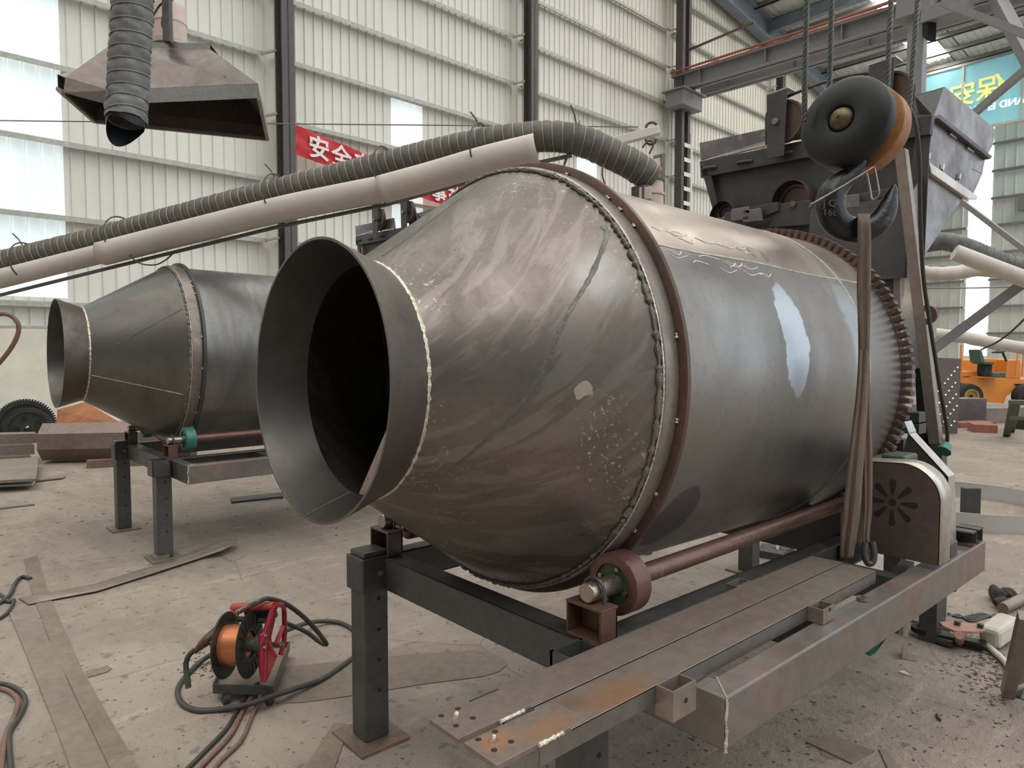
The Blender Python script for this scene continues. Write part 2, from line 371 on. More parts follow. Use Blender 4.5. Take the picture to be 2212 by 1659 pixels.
M['shaft'] = steel('rusty_shaft_tube', (.20, .11, .085), (.145, .085, .075), (.36, .32, .30), .62, .5, .38, 12, .3)
M['bright'] = steel('machined_steel', (.42, .37, .31), (.32, .28, .24), None, .6, .85, .3, 12, .1)
M['redwheel'] = steel('red_primed_wheel_rim', (.155, .07, .066), (.12, .058, .056), (.22, .15, .14), .62, .35, .4, 7, .1)
M['greenhub'] = steel('green_bearing_hub', (.055, .075, .05), (.085, .10, .07), (.14, .13, .09), .64, .25, .5, 9, .2)
M['teal'] = steel('teal_painted_wheel', (.045, .16, .13), (.06, .21, .17), None, .6, .2, .4, 9, .1)
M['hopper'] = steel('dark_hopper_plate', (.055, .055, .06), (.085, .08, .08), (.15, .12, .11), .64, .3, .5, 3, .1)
M['hopperlit'] = steel('lit_scuffed_hopper_sheet', (.22, .20, .205), (.15, .135, .14), (.38, .37, .38), .60, .55, .36, 5, .2)  # paler copy of the hopper plate, painted for its lit faces
M['hbrown'] = steel('hopper_sheave_steel', (.12, .075, .06), (.085, .06, .05), None, .6, .4, .5, 8, .1)
M['black'] = plain('black_cast_block', (.014, .016, .018), .46, .35, .1, 6, .1)
M['hook'] = steel('scuffed_black_hook', (.026, .028, .030), (.042, .043, .044), (.14, .13, .115), .62, .7, .30, 9, .3)
M['orange'] = steel('ochre_worn_cover', (.36, .165, .05), (.27, .12, .04), (.15, .07, .035), .62, .15, .55, 7, .1)
M['brass'] = steel('greasy_brass_hub', (.16, .12, .06), (.09, .075, .05), None, .6, .6, .4, 30, .3)
M['rope'] = steel('greasy_wire_rope', (.10, .105, .10), (.06, .062, .06), None, .6, .6, .4, 30, .2)
M['sling'] = steel('brown_webbing', (.165, .12, .09), (.115, .085, .065), (.20, .15, .11), .60, 0, .8, 10, .3, stretch=(6, 6, .6))
M['hose'] = plain('grey_green_duct_cloth', (.14, .135, .115), .7, 0, .15, 9, .5)
M['hose2'] = plain('grey_duct_cloth', (.17, .175, .165), .65, 0, .2, 7, .9)
M['wire'] = plain('duct_spiral_wire', (.36, .32, .27), .5, .3)
M['pvc'] = plain('dusty_grey_half_pipe', (.60, .55, .50), .55, 0, .06, 4)
M['hood'] = steel('canopy_sheet_steel', (.17, .14, .125), (.135, .112, .10), (.26, .23, .21), .66, .6, .32, 3, .1)
M['hoodlit'] = steel('galvanised_and_lit_lip', (.50, .50, .49), (.40, .40, .38), None, .6, .8, .28, 4, .1)
M['barrel'] = plain('cream_fan_casing', (.66, .53, .46), .6, 0, .08, 4)
M['banner'] = plain('red_banner_cloth', (.62, .035, .045), .75, 0, .1, 2)
M['white'] = plain('white_lettering', (.85, .80, .78), .8, 0, .03)
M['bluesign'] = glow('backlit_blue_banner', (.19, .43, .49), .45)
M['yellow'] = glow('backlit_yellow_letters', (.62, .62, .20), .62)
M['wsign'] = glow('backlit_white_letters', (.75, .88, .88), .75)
M['red'] = plain('glossy_red_feeder', (.36, .025, .04), .35, .1, .12, 10)
M['redh'] = plain('dull_red_handle', (.42, .07, .055), .5, 0, .1)
M['spool'] = plain('black_spool_plastic', (.022, .025, .022), .45, 0, .1)
M['copper'] = steel('copper_welding_wire', (.62, .23, .11), (.52, .18, .085), None, .6, .7, .34, 6, .05, stretch=(1, 1, 8))
M['rubber'] = plain('black_rubber_cable', (.055, .05, .042), .55, 0, .15)
M['rubber2'] = plain('brown_dusty_hose', (.20, .115, .085), .65, 0, .15)
M['torch'] = plain('maroon_torch_grip', (.085, .03, .028), .45, 0, .1)
M['strip'] = steel('dull_strip_steel', (.27, .22, .175), (.22, .185, .15), (.33, .20, .13), .66, .3, .5, 2.5, .1)
M['strip2'] = steel('dusty_strip_steel', (.25, .195, .15), (.19, .15, .12), (.14, .10, .08), .60, .15, .7, 5, .4)
M['orangep'] = plain('orange_machine_paint', (.85, .30, .05), .45, 0, .05, 3)
M['tire'] = plain('dusty_black_tyre', (.035, .035, .035), .8, 0, .1)
M['yrim'] = plain('yellow_wheel_rim', (.62, .42, .10), .5)
M['green'] = plain('green_seat_vinyl', (.05, .14, .11), .5)
M['gearblk'] = steel('black_oily_gear', (.030, .033, .030), (.045, .046, .042), None, .6, .3, .5, 8, .1)
M['rustheap'] = steel('orange_rusted_sheet', (.46, .17, .06), (.30, .13, .07), (.20, .15, .11), .58, .1, .7, 3, .2)
M['silver'] = steel('silver_rolled_ring', (.66, .68, .69), (.58, .60, .61), None, .6, .8, .28, 1.5, .0, fleck=.05, rvar=.04)
M['redtube'] = plain('red_oxide_tube', (.34, .12, .08), .6)
M['glove'] = plain('dark_work_glove', (.05, .042, .038), .85, 0, .2, 20, .4)
M['pink'] = steel('faded_red_clamp', (.42, .22, .17), (.33, .17, .13), (.26, .20, .17), .6, .1, .55, 8, .2)
M['whiteb'] = plain('dusty_white_block', (.62, .58, .52), .8, 0, .12, 10, .3)
M['olive'] = plain('olive_painted_timber', (.10, .12, .075), .6)
M['chalk'] = plain('chalk_mark', (.80, .76, .68), .9, 0, .03)
M['debris'] = plain('dark_slag', (.10, .08, .066), .9, 0, .2, 30)
M['mud'] = plain('dark_filings', (.11, .09, .075), .95, 0, .3, 20, .5)

# ------------------------------------------------------------------ hall shell
b = MB(); b.box((-14, -14, -.1), (52, 22, 0)); struct(b.build('floor', M['floor'], loc=(0, 0, 0)))
A3 = radians(3); WO = V((1.56, 16.0, 0)); WD = V((cos(A3), sin(A3), 0)); WN = V((-sin(A3), cos(A3), 0))
def wl(s, z, off=0): p = WO + WD*s - WN*off; return V((p.x, p.y, z))      # off = distance out from the wall into the hall
def rooftop(s): return 17.15-.108*(s-25)
def corrug(mb, o, du, n, u0, u1, z0, z1f, pitch=.25, dep=.03, wr=.045):
    # vertical sheet with small standing ribs; z1f is a number or a function of u
    zf = z1f if callable(z1f) else (lambda u: z1f)
    k0 = math.ceil(u0/pitch-1e-6); pts = [(u0, 0)]
    k = k0
    while k*pitch+wr < u1:
        c = k*pitch
        if c-wr/2 > u0: pts += [(c-wr/2, 0), (c-wr/4, dep), (c+wr/4, dep), (c+wr/2, 0)]
        k += 1
    pts.append((u1, 0))
    A = []; B = []
    for u, d in pts:
        p = V(o)+du*u+n*d; A.append(mb.b.verts.new((p.x, p.y, z0))); B.append(mb.b.verts.new((p.x, p.y, zf(u))))
    for i in range(len(pts)-1): mb.face([A[i], A[i+1], B[i+1], B[i]])
inn = -WN
wins = [(-3.0, 1.12, 2.45, 17), (8.74, 9.79, 2.6, 8.15), (16.4, 17.5, 2.6, 8.2)]
b = MB(); s = -8.0
for (a, c, z0, z1) in wins:
    corrug(b, WO, WD, inn, s, a, 1.8, rooftop); corrug(b, WO, WD, inn, a, c, 1.8, z0)
    if z1 < 16: corrug(b, WO, WD, inn, a, c, z1, rooftop)
    s = c
corrug(b, WO, WD, inn, s, 46.6, 1.8, rooftop)
wl_o = struct(b.build('wall_left', M['panel'], loc=WO), 'cream ribbed sheet metal gable wall')
for i, (a, c, z0, z1) in enumerate(wins):
    b = MB(); corrug(b, WO, WD, inn, a, c, z0, min(z1, 19)); struct(b.build('window_%d' % (i+1), M['light']))
b = MB(); b.plate([wl(-8, 0, .12), wl(46.5, 0, .12), wl(46.5, 0, -.1), wl(-8, 0, -.1)], 1.86, (0, 0, 1))
struct(b.build('trim_1', M['dado']), 'whitewashed masonry plinth along the left wall')
b = MB(); b.plate([wl(-8, 1.86, .13), wl(46.5, 1.86, .13), wl(46.5, 1.86, 0), wl(-8, 1.86, 0)], .04, (0, 0, 1)); struct(b.build('trim_2', M['girt']))
# girts between the columns
COLS = [5.45-8.4, 5.45, 13.55, 22.1, 30.7, 39.2, 46.5]
for z in (2.35, 4.0, 5.41, 6.82, 8.23, 9.64, 11.05, 12.46, 13.87, 15.28):
    for i in range(len(COLS)-1):
        a, c = COLS[i], COLS[i+1]
        if z > rooftop(c)-.3: continue
        b = MB(); b.plate([wl(a, z, .03), wl(c-.35, z, .03), wl(c-.35, z, .20), wl(a, z, .20)], .012, (0, 0, 1))
        b.plate([wl(a, z-.09, .20), wl(c-.35, z-.09, .20), wl(c-.35, z, .20), wl(a, z, .20)], .012, WN)
        b.bar(wl(c-.36, z-.03, .20), wl(c-.15, z+.02, .45), .05, .05)
        b.build('girt', M['girt'], wl_o)
def hcol(mb, s, z0, z1, off0=.38, off1=.72, fw=.30, tf=.035):
    for o in (off0, off1-tf): mb.plate([wl(s-fw/2, z0, o), wl(s+fw/2, z0, o), wl(s+fw/2, z0, o+tf), wl(s-fw/2, z0, o+tf)], z1-z0, (0, 0, 1))
    mb.plate([wl(s-.02, z0, off0), wl(s+.02, z0, off0), wl(s+.02, z0, off1), wl(s-.02, z0, off1)], z1-z0, (0, 0, 1))
CL = ['brown steel wall column left of the red banner, nearest the hanging canopy', 'brown steel wall column rising behind the ribbed duct',
      None, 'steel wall column behind the crane girders above the hopper sheaves', 'furthest steel wall column seen past the hook ropes']
for i, s in enumerate((5.45, 13.55, None, 30.7, 39.2)):
    if s is None: continue
    b = MB(); hcol(b, s, 0, rooftop(s)-1.2)
    tag(b.build('steel_column', M['column']), CL[i], 'column', 'steel columns along the left wall')
# laced double column carrying the crane girders
t = thing('laced_column', 'laced double steel column with pale ladder-like batten plates under the crane girder', 'column', wl(22.1, 0, .6))
for ds in (-.22, .22):
    b = MB(); b.plate([wl(22.1+ds-.09, 0, .45), wl(22.1+ds+.09, 0, .45), wl(22.1+ds+.09, 0, .75), wl(22.1+ds-.09, 0, .75)], 16.2, (0, 0, 1)); b.build('chord', M['column'], t)
for k in range(16):
    z = .9+k*.56
    if z > 9.7: break
    b = MB(); b.plate([wl(21.95, z, .76), wl(22.5, z, .76), wl(22.5, z+.16, .76), wl(21.95, z+.16, .76)], .02, -WN); b.build('batten', M['panel'], t)
b = MB(); b.plate([wl(22.42, .5, .76), wl(22.52, .5, .76), wl(22.52, 9.9, .76), wl(21.95+.47, 9.9, .76)], .03, -WN); b.build('edge_strip', M['panel'], t)
b = MB(); b.plate([wl(21.3, 10.72, .3), wl(22.7, 10.72, .3), wl(22.7, 10.72, 1.1), wl(21.3, 10.72, 1.1)], .58, (0, 0, 1)); b.build('corbel', M['greybeam'], t, bev=.03)
b = MB(); b.plate([wl(21.2, 11.30, .2), wl(22.8, 11.30, .2), wl(22.8, 11.30, 1.2), wl(21.2, 11.30, 1.2)], .05, (0, 0, 1)); b.build('corbel_cap', M['greybeam'], t)
b = MB(); b.bar(wl(22.3, 13.1, .7), wl(22.3, 13.3, 3.4), .07, .07); b.build('stub_angle', M['shaft'], t)
# crane girders running across the hall
def girder(name, s, z0, z1, w_, o0, o1, lab, rail=False, step=2.6):
    t = thing(name, lab, 'girder', wl(s, z0, o0), group='crane girders')
    b = MB()
    for z in (z0, z1-.05): b.plate([wl(s-w_/2, z, o0), wl(s+w_/2, z, o0), wl(s+w_/2, z, o1), wl(s-w_/2, z, o1)], .05, (0, 0, 1))
    b.plate([wl(s-.03, z0, o0), wl(s+.03, z0, o0), wl(s+.03, z0, o1), wl(s-.03, z0, o1)], z1-z0, (0, 0, 1)); b.build('web', M['greybeam'], t)
    o = o0+1.2
    while o < o1:
        b = MB(); b.plate([wl(s-w_/2+.02, z0+.05, o), wl(s+w_/2-.02, z0+.05, o), wl(s+w_/2-.02, z0+.05, o+.03), wl(s-w_/2+.02, z0+.05, o+.03)], z1-z0-.1, (0, 0, 1)); b.build('stiffener', M['greybeam'], t); o += step
    if rail:
        b = MB(); b.plate([wl(s-.09, z1, o0), wl(s+.09, z1, o0), wl(s+.09, z1, o1), wl(s-.09, z1, o1)], .10, (0, 0, 1)); b.build('rail', M['redrail'], t)
        b = MB(); b.cyl(wl(s-.25, z1+.12, o0), wl(s-.25, z1+.12, o1), .045, 8); b.build('conductor_bar', M['redrail'], t)
    return t
girder('crane_girder', 21.9, 11.42, 12.03, .42, .3, 20, 'dark grey upper crane girder with a red rail along its top', True)
girder('crane_girder', 23.4, 11.58, 12.25, .42, .6, 20, 'dark grey lower crane girder behind the red-railed one')
# inner column and trusses
ic = V((23.6, 8.15, 0))
t = thing('inner_column', 'grey steel column rising behind the hoist ropes and hopper', 'column', ic)
b = MB(); b.box((ic.x-.2, ic.y-.22, 0), (ic.x+.2, ic.y+.22, 12.55)); b.build('post', M['greybeam'], t, bev=.02)
b = MB(); b.box((ic.x-.4, ic.y-.5, 11.4), (ic.x+.4, ic.y+.5, 12.2)); b.build('bracket', M['greybeam'], t, bev=.03)
for p0, p1, wd_, lab in ((at(1935, -22, 22), at(2340, -112, 19), .62, 'deep dark grey roof truss chord at the top right corner'),):
    b = MB(); b.bar(p0, p1, .5, wd_); tag(b.build('truss_chord', M['greybeam']), lab, 'beam')
t = thing('hanging_end_carriage', 'dark box-shaped crane end carriage below the truss chord', 'crane carriage', at(2040, 60, 21))
b = MB(); b.bar(at(2003, 40, 21), at(2090, 12, 20), .7, .42); b.build('box_beam', M['greybeam'], t, bev=.02)
b = MB(); b.plate([at(1993, 20, 20.9), at(2005, 22, 20.7), at(2003, 88, 20.7), at(1992, 78, 20.9)], .3); b.build('end_plate', M['black'], t)
BR = [((2035, 5, 17), (2260, 92, 15.5), .16, 'pale diagonal roof brace crossing the top right corner'),
      ((2150, -10, 20), (2240, 160, 18), .30, 'blue-grey steep roof strut at the right frame edge'),
      ((2085, 262, 17), (2260, 112, 15.5), .15, 'grey diagonal brace in front of the blue banner'),
      ((2050, 415, 20), (2260, 575, 18), .13, 'thin diagonal brace behind the hopper chute'),
      ((1990, 775, 13), (2260, 575, 12), .17, 'long grey diagonal brace above the orange roller')]
for (a, c, wd_, lab) in BR:
    b = MB(); b.bar(at(*a), at(*c), wd_, wd_); tag(b.build('diagonal_brace', M['greybeam']), lab, 'brace', 'diagonal steel braces')

# roof over the far part of the hall: sheets run along x, purlins across
def rz(x): return rooftop((x-1.56))
sk = [(24.6, 27.3, 12.0, 13.4), (30.5, 34.5, 11.5, 12.9), (36.0, 39.5, 12.1, 13.1), (23.0, 45.5, 4.5, 6.3)]  # last strip is added out of view to brighten the far end
def rstrip(mb, x0, x1, y0, y1):
    u = y0; pts = []
    while u < y1-1e-6:
        pts += [(u, 0), (u+.19, 0), (u+.22, .05), (u+.27, .05), (u+.30, 0)]; u += .30
    pts.append((min(u, y1), 0)); pts = [(min(a, y1), d) for a, d in pts]
    A = [mb.b.verts.new((x0, y, rz(x0)-d)) for y, d in pts]; B = [mb.b.verts.new((x1, y, rz(x1)-d)) for y, d in pts]
    for i in range(len(pts)-1): mb.face([A[i], A[i+1], B[i+1], B[i]])
b = MB(); X0 = 22.0; X1 = 46.5; Y0r = 3.3; Y1r = 18.9
xs_ = sorted({X0, X1} | {q for k in sk for q in k[:2]}); ys_ = sorted({Y0r, Y1r} | {q for k in sk for q in k[2:]})
for ya, yb in zip(ys_, ys_[1:]):
    run = None
    for xa, xb in zip(xs_, xs_[1:]):
        inside = any(k[0] <= xa and xb <= k[1] and k[2] <= ya and yb <= k[3] for k in sk)
        if inside:
            if run: rstrip(b, run[0], run[1], ya, yb)
            run = None
        else: run = (run[0], xb) if run else (xa, xb)
    if run: rstrip(b, run[0], run[1], ya, yb)
roof = struct(b.build('ceiling', M['roof']), 'grey corrugated roof sheeting')
for i, (x0, x1, y0, y1) in enumerate(sk):
    b = MB(); rstrip(b, x0, x1, y0, y1); struct(b.build('window_%d' % (5+i), M['skyl']))  # the last one is the added strip out of view, not a real window
x = X0
while x < X1:
    b = MB(); b.box((x, Y0r, rz(x)-.27), (x+.07, Y1r-.3, rz(x)-.06)); b.box((x, Y0r, rz(x)-.27), (x+.16, Y1r-.3, rz(x)-.25)); b.build('purlin', M['greybeam'], roof); x += 1.5
b = MB()
for i in range(2):
    z0 = [1.0, .12][i]
    b.plate([wl(20, rooftop(20)-z0, .25), wl(46, rooftop(46)-z0, .25), wl(46, rooftop(46)-z0-.1, .25), wl(20, rooftop(20)-z0-.1, .25)], .45, -WN)
b.plate([wl(20, rooftop(20)-.15, .45), wl(46, rooftop(46)-.15, .45), wl(46, rooftop(46)-1.05, .45), wl(20, rooftop(20)-1.05, .45)], .05, -WN)
tag(b.build('rafter', M['bluebeam']), 'deep blue-grey rafter sloping along the top of the gable wall', 'rafter')
b = MB(); b.bar((31, 17.3, rz(31)-.45), (31, 3.5, rz(31)-.45), .3, .5); tag(b.build('roof_beam', M['bluebeam']), 'blue-grey roof beam crossing under the purlins in mid hall', 'beam')
# end wall with its tall daylight strip
ey = V((0, -1, 0)); eo = V((46.6, 18.4, 0)); en = V((-1, 0, 0))
def eyat(u): r = rayd(u, 700); k = 46.6/r.x; return 18.4-(EYE+r*k).y
ua, ub = eyat(2084), eyat(2134)
b = MB(); corrug(b, eo, ey, en, 0, ua, .6, 15.0, .5, .05, .09); corrug(b, eo, ey, en, ub, 13, .6, 15.0, .5, .05, .09); corrug(b, eo, ey, en, ua, ub, 14.0, 15.0, .5, .05, .09)
er = struct(b.build('wall_right', M['panel2'], loc=eo), 'far ribbed sheet wall behind the orange roller')
b = MB(); corrug(b, eo, ey, en, ua, ub, 1.0, 14.0, .5, .05, .09); struct(b.build('window_4', M['strip4']))
b = MB(); b.box((46.5, 5, 0), (46.8, 18.4, .62)); struct(b.build('trim_3', M['dado']))
for z in (2.2, 3.7, 5.2, 6.7, 8.2, 9.7, 11.2, 12.7):
    for y0, y1 in ((18.4-ua, 18.4), (5.4, 18.4-ub)):
        b = MB(); b.box((46.3, y0, z), (46.5, y1, z+.13)); b.build('girt', M['greybeam'], er)
b = MB(); b.box((46.2, 5.4, 8.9), (46.5, 10.7, 9.7)); tag(b.build('eaves_beam', M['greybeam']), 'wide grey tie beam across the far wall right of the hopper', 'beam')
# backlit blue banner in mid hall, lettering seen from behind
bx = 40.0
def yz(u, v): p = atx(u, v, bx); return p.y, p.z
yl = yz(1960, 180)[0]; ztop = 15.25; zbot = 12.15
b = MB(); b.box((bx, 2.0, zbot), (bx+.04, yl, ztop)); bt = b.build('slogan_banner', M['bluesign']); tag(bt, 'translucent blue banner under the roof with mirrored lettering', 'banner')
for u in (2080, 2208):
    y = yz(u, 200)[0]; b = MB(); b.box((bx-.08, y-.05, zbot-.1), (bx-.02, y+.05, ztop)); b.build('hanger_strip', M['girt'], bt)
b = MB(); b.box((bx-.1, 2.0, ztop), (bx+.1, yl+.3, ztop+.12)); b.box((bx-.1, 2, zbot-.12), (bx+.1, yl-2.6, zbot)); b.build('edge_rail', M['girt'], bt)
def text_mesh(body, size, name, m, parent, Mx, ext=.004, bold=.0):
    cu = bpy.data.curves.new('t', 'FONT'); cu.body = body; cu.size = size; cu.extrude = ext; cu.offset = bold; cu.align_x = 'LEFT'; cu.resolution_u = 3
    to = bpy.data.objects.new('t', cu); COL.objects.link(to); bpy.context.view_layer.update()
    me = bpy.data.meshes.new_from_object(to.evaluated_get(bpy.context.evaluated_depsgraph_get()))
    bpy.data.objects.remove(to); bpy.data.curves.remove(cu)
    me.name = name; me.transform(WM[parent.name].inverted() @ Mx); me.materials.clear(); me.materials.append(m)
    o = bpy.data.objects.new(name, me); COL.objects.link(o); o.parent = parent; return o
def basis(o, ux, uy, uz):
    m4 = Matrix((V(ux), V(uy), V(uz))).transposed().to_4x4(); m4.translation = V(o); return m4
# mirrored: glyph x axis points to +y (left in view)
y1, z1 = yz(2172, 232); text_mesh('保安全', 1.22, 'lettering', M['yellow'], bt, basis((bx-.05, y1, 13.45), (0, 1, 0), (0, 0, 1), (-1, 0, 0)), .01, .02)
y1, z1 = yz(2213, 250); text_mesh('AND ENSURE', .46, 'lettering', M['wsign'], bt, basis((bx-.05, y1, 12.85), (0, 1, 0), (0, 0, 1), (-1, 0, 0)), .01, .012)

# red slogan banner tied along the gable wall
t = thing('red_banner', 'sagging red cloth banner with white characters on the left wall', 'banner', wl(5.6, 5.8, .5))
def bz(s, k):   # k 0 bottom, 1 top
    zt = 6.62-.075*(s-5.65)-.22*sin(min(1, (s-5.65)/7.5)*pi); zb = 5.95-.10*(s-5.65)-.10*sin(min(1, (s-5.65)/7.5)*pi)
    return zb+(zt-zb)*k
b = MB(); N = 60; K = 8; g = []
for i in range(N+1):
    s = 5.66+i*(7.6/N); g.append([b.b.verts.new(wl(s, bz(s, k/K), .62+.02*sin(s*5+k*1.3)+.012*sin(s*17-k*2))) for k in range(K+1)])
for i in range(N):
    for k in range(K): b.face([g[i][k], g[i+1][k], g[i+1][k+1], g[i][k+1]])
b.build('cloth', M['banner'], t, True)
for i, ch in enumerate('安全来于警惕事故出于麻痹'):
    s = 5.95+i*.60
    if s > 12.9: break
    o_ = wl(s, bz(s, .16), .66); sl_ = -.085
    text_mesh(ch, .56, 'lettering', M['white'], t, basis(o_, (WD.x, WD.y, sl_), (0, 0, 1), -WN), .002, .012)
# thin cable spanning the wall
b = MB(); b.tube(catmull([at(-40, 260, 9), at(580, 267, 9), at(1000, 271, 9), at(1378, 274, 9)], 6), .008, 6)
tag(b.build('span_wire', M['cable_grey']), 'thin taut wire crossing in front of the left wall', 'wire')

# ------------------------------------------------------------------ mixer drum (local x runs along the drum axis, axis at local z .70)
def shell(prof_out, th=.006):
    return prof_out + [(x, r-th) for x, r in prof_out[::-1]]
def bead(mb, x, r, br, n=260, amp=.35, th0=0, th1=2*pi, seed=0):
    rnd = random.Random(seed); rings = []; full = abs(th1-th0-2*pi) < 1e-6; m = n if full else n+1
    for i in range(m):
        t_ = th0+(th1-th0)*i/n; q = br*(1+amp*(rnd.random()-.5)+.18*sin(i*1.9)); xx = x+br*.4*(rnd.random()-.5); k_ = 7
        rings.append([mb.b.verts.new((xx+q*cos(2*pi*k/k_), (r+q*.8*sin(2*pi*k/k_))*cos(t_), .70+(r+q*.8*sin(2*pi*k/k_))*sin(t_))) for k in range(k_)])
    for i in range(n):
        A = rings[i]; B = rings[(i+1) % m]
        for k in range(7): mb.face([A[k], A[(k+1) % 7], B[(k+1) % 7], B[k]])
    return mb
def seam(mb, pts, br, n=60, seed=0, amp=.5):     # pts: (x, theta deg, r)
    rnd = random.Random(seed); P = catmull([V((x-2.1, r*cos(radians(a)), .70+r*sin(radians(a)))) for x, a, r in pts], 10)
    rr = [br*(1+amp*(rnd.random()-.5)) for _ in P]; mb.tube(P, rr, 6); return mb
def gear_ring(mb, x0, x1, ri, rr, ra, nt, z=.70, y=0):
    prof = []
    for i in range(nt):
        a = 2*pi*i/nt; p = 2*pi/nt
        prof += [(a, rr), (a+.20*p, rr), (a+.27*p, ra), (a+.77*p, ra), (a+.84*p, rr)]
    n = len(prof); L = []
    for x, which in ((x0, 1), (x1, 1), (x1, 0), (x0, 0)):
        L.append([mb.b.verts.new((x, y+(r if which else ri)*cos(a), z+(r if which else ri)*sin(a))) for a, r in prof])
    for q in range(4):
        A = L[q]; B = L[(q+1) % 4]
        for i in range(n): mb.face([A[i], A[(i+1) % n], B[(i+1) % n], B[i]])
    return mb
ra_ = radians(.673); rb_ = radians(1.141)
AX = V((cos(ra_)*cos(rb_), sin(ra_)*cos(rb_), -sin(rb_)))
O0 = V((0, 1.8, 1.424))
UPd = Euler((0, rb_, ra_)).to_matrix() @ V((0, 0, 1))
droot = thing('mixer_drum', 'large bare steel concrete mixer drum in the foreground with open flared mouth', 'mixer drum', O0+AX*2.1-UPd*.70, (0, rb_, ra_))
def L(x): return x-2.1
b = MB().rev(shell([(L(.8765), .393), (L(1.021), .341)], .007), 128, ax=(0, 0, .70)); mo = b.build('mouth_ring', M['mouth'], droot, True, local=True)
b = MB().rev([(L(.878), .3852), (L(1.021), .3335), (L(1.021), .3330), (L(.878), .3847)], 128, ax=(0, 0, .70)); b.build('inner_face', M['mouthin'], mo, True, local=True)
b = seam(MB(), [(.880, 277, .384), (.95, 277, .358), (1.016, 277, .334)], .003, amp=.3); b.build('weld_seam', M['dweld'], mo, True, local=True)
b = bead(MB(), L(1.021), .342, .0058, 240, .7, 0, 2*pi, 3); b.build('neck_weld', M['weld'], droot, True, local=True)
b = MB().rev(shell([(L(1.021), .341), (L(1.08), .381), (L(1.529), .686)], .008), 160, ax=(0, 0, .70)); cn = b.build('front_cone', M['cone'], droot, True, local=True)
def rc(x): return .381+(x-1.08)/(1.529-1.08)*.305 if x > 1.08 else .341+(x-1.021)/.059*.04
def flatseam(P, w_, h_, name, m, par):
    # low welded band following the cone surface
    C_ = catmull([V(q) for q in [(x, a, 0) for x, a in P]], 10); b = MB(); rows = []; rnd = random.Random(5)
    pts = [(p.x, radians(p.y)) for p in C_]
    for i, (x, a) in enumerate(pts):
        x2, a2 = pts[min(i+1, len(pts)-1)]; x1, a1 = pts[max(0, i-1)]; r = rc(x); dx, da = x2-x1, (a2-a1)*r; l = hypot(dx, da) or 1; nx, na = -da/l, dx/l
        ww = w_*(.75+.5*rnd.random())*(1-.55*i/len(pts)); row = []
        for k, hh in ((-1, -.001), (-.75, h_), (.75, h_), (1, -.001)):
            xx = x+nx*k*ww; aa = a+na*k*ww/r; rr = rc(xx)+hh; row.append(b.b.verts.new((L(xx), rr*cos(aa), .70+rr*sin(aa))))
        rows.append(row)
    for A, B_ in zip(rows, rows[1:]):
        for k in range(3): b.face([A[k], A[k+1], B_[k+1], B_[k]])
    return b.build(name, m, par, True, local=True)
flatseam([(1.500, 138), (1.494, 141), (1.421, 150), (1.319, 162.6), (1.242, 181), (1.156, 199), (1.094, 216.7)], .0085, .0022, 'cone_seam', M['cseam'], cn)
flatseam([(1.52, 88), (1.395, 91), (1.173, 97.7), (1.05, 101)], .004, .0015, 'cone_seam', M['dweld'], cn)
b = bead(MB(), L(1.5225), .685, .0085, 420, 1.1, 0, 2*pi, 5)
b.build('ring_weld', M['dweld'], droot, True, local=True)
b = bead(MB(), L(1.531), .692, .0030, 300, .3, radians(100), radians(236), 6); b.build('bright_edge', M['weld'], droot, True, local=True)
b = MB().rev([(L(1.530), .660), (L(1.530), .693), (L(1.534), .697), (L(1.592), .697), (L(1.596), .693), (L(1.596), .680)], 160, ax=(0, 0, .70)); b.build('rolling_band', M['tyre'], droot, True, local=True)
b = MB().rev([(L(1.594), .684), (L(1.594), .718), (L(1.597), .722), (L(1.612), .722), (L(1.615), .718), (L(1.615), .684)], 180, ax=(0, 0, .70)); fl = b.build('flange_ring', M['rust'], droot, True, local=True)
for a in (112, 128, 133, 139, 168, 187, 205, 216, 228): bead(MB(), L(1.591), .700, .0045, 5, .9, radians(a), radians(a+1.1), a).build('tack_weld', M['weld'], fl, True, local=True)
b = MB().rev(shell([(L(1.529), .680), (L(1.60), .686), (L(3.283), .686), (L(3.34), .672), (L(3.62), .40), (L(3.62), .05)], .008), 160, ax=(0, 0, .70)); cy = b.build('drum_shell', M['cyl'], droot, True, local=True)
b = seam(MB(), [(1.62, 143.2, .686)]+[(1.62+.13*k, 143.2+.3*sin(k), .686) for k in range(1, 13)], .0028, seed=8, amp=.8)
b.build('long_seam', M['weld'], cy, True, local=True)
b = bead(MB(), L(2.925), .6855, .0024, 260, .6, radians(95), radians(262), 9); b.build('rear_seam', M['weld'], cy, True, local=True)
# chalk scribble beside the long seam
for k in range(26):
    if k == 0: b = MB(); rnd = random.Random(2)
    x = 1.70+rnd.random()*.55; a = 139.5-rnd.random()*3.2 if k % 2 else 144.5+rnd.random()*3.5
    seam(b, [(x, a, .6865), (x+.02+.05*rnd.random(), a+(1.2 if k % 3 else -.8), .6865), (x+.05+.07*rnd.random(), a-.3, .6865)], .0011+.0007*rnd.random(), seed=k)
for k in range(7): seam(b, [(2.72+.03*k, 146, .6865), (2.73+.03*k, 150+rnd.random()*2, .6865)], .0009, seed=k)
b.build('chalk_marks', M['chalk'], cy, True, local=True, lab='white chalk strokes along the long seam')
b = gear_ring(MB(), L(3.262), L(3.311), .640, .690, .7277, 124); b.build('gear_ring', M['gear'], droot, bev=.002, local=True)
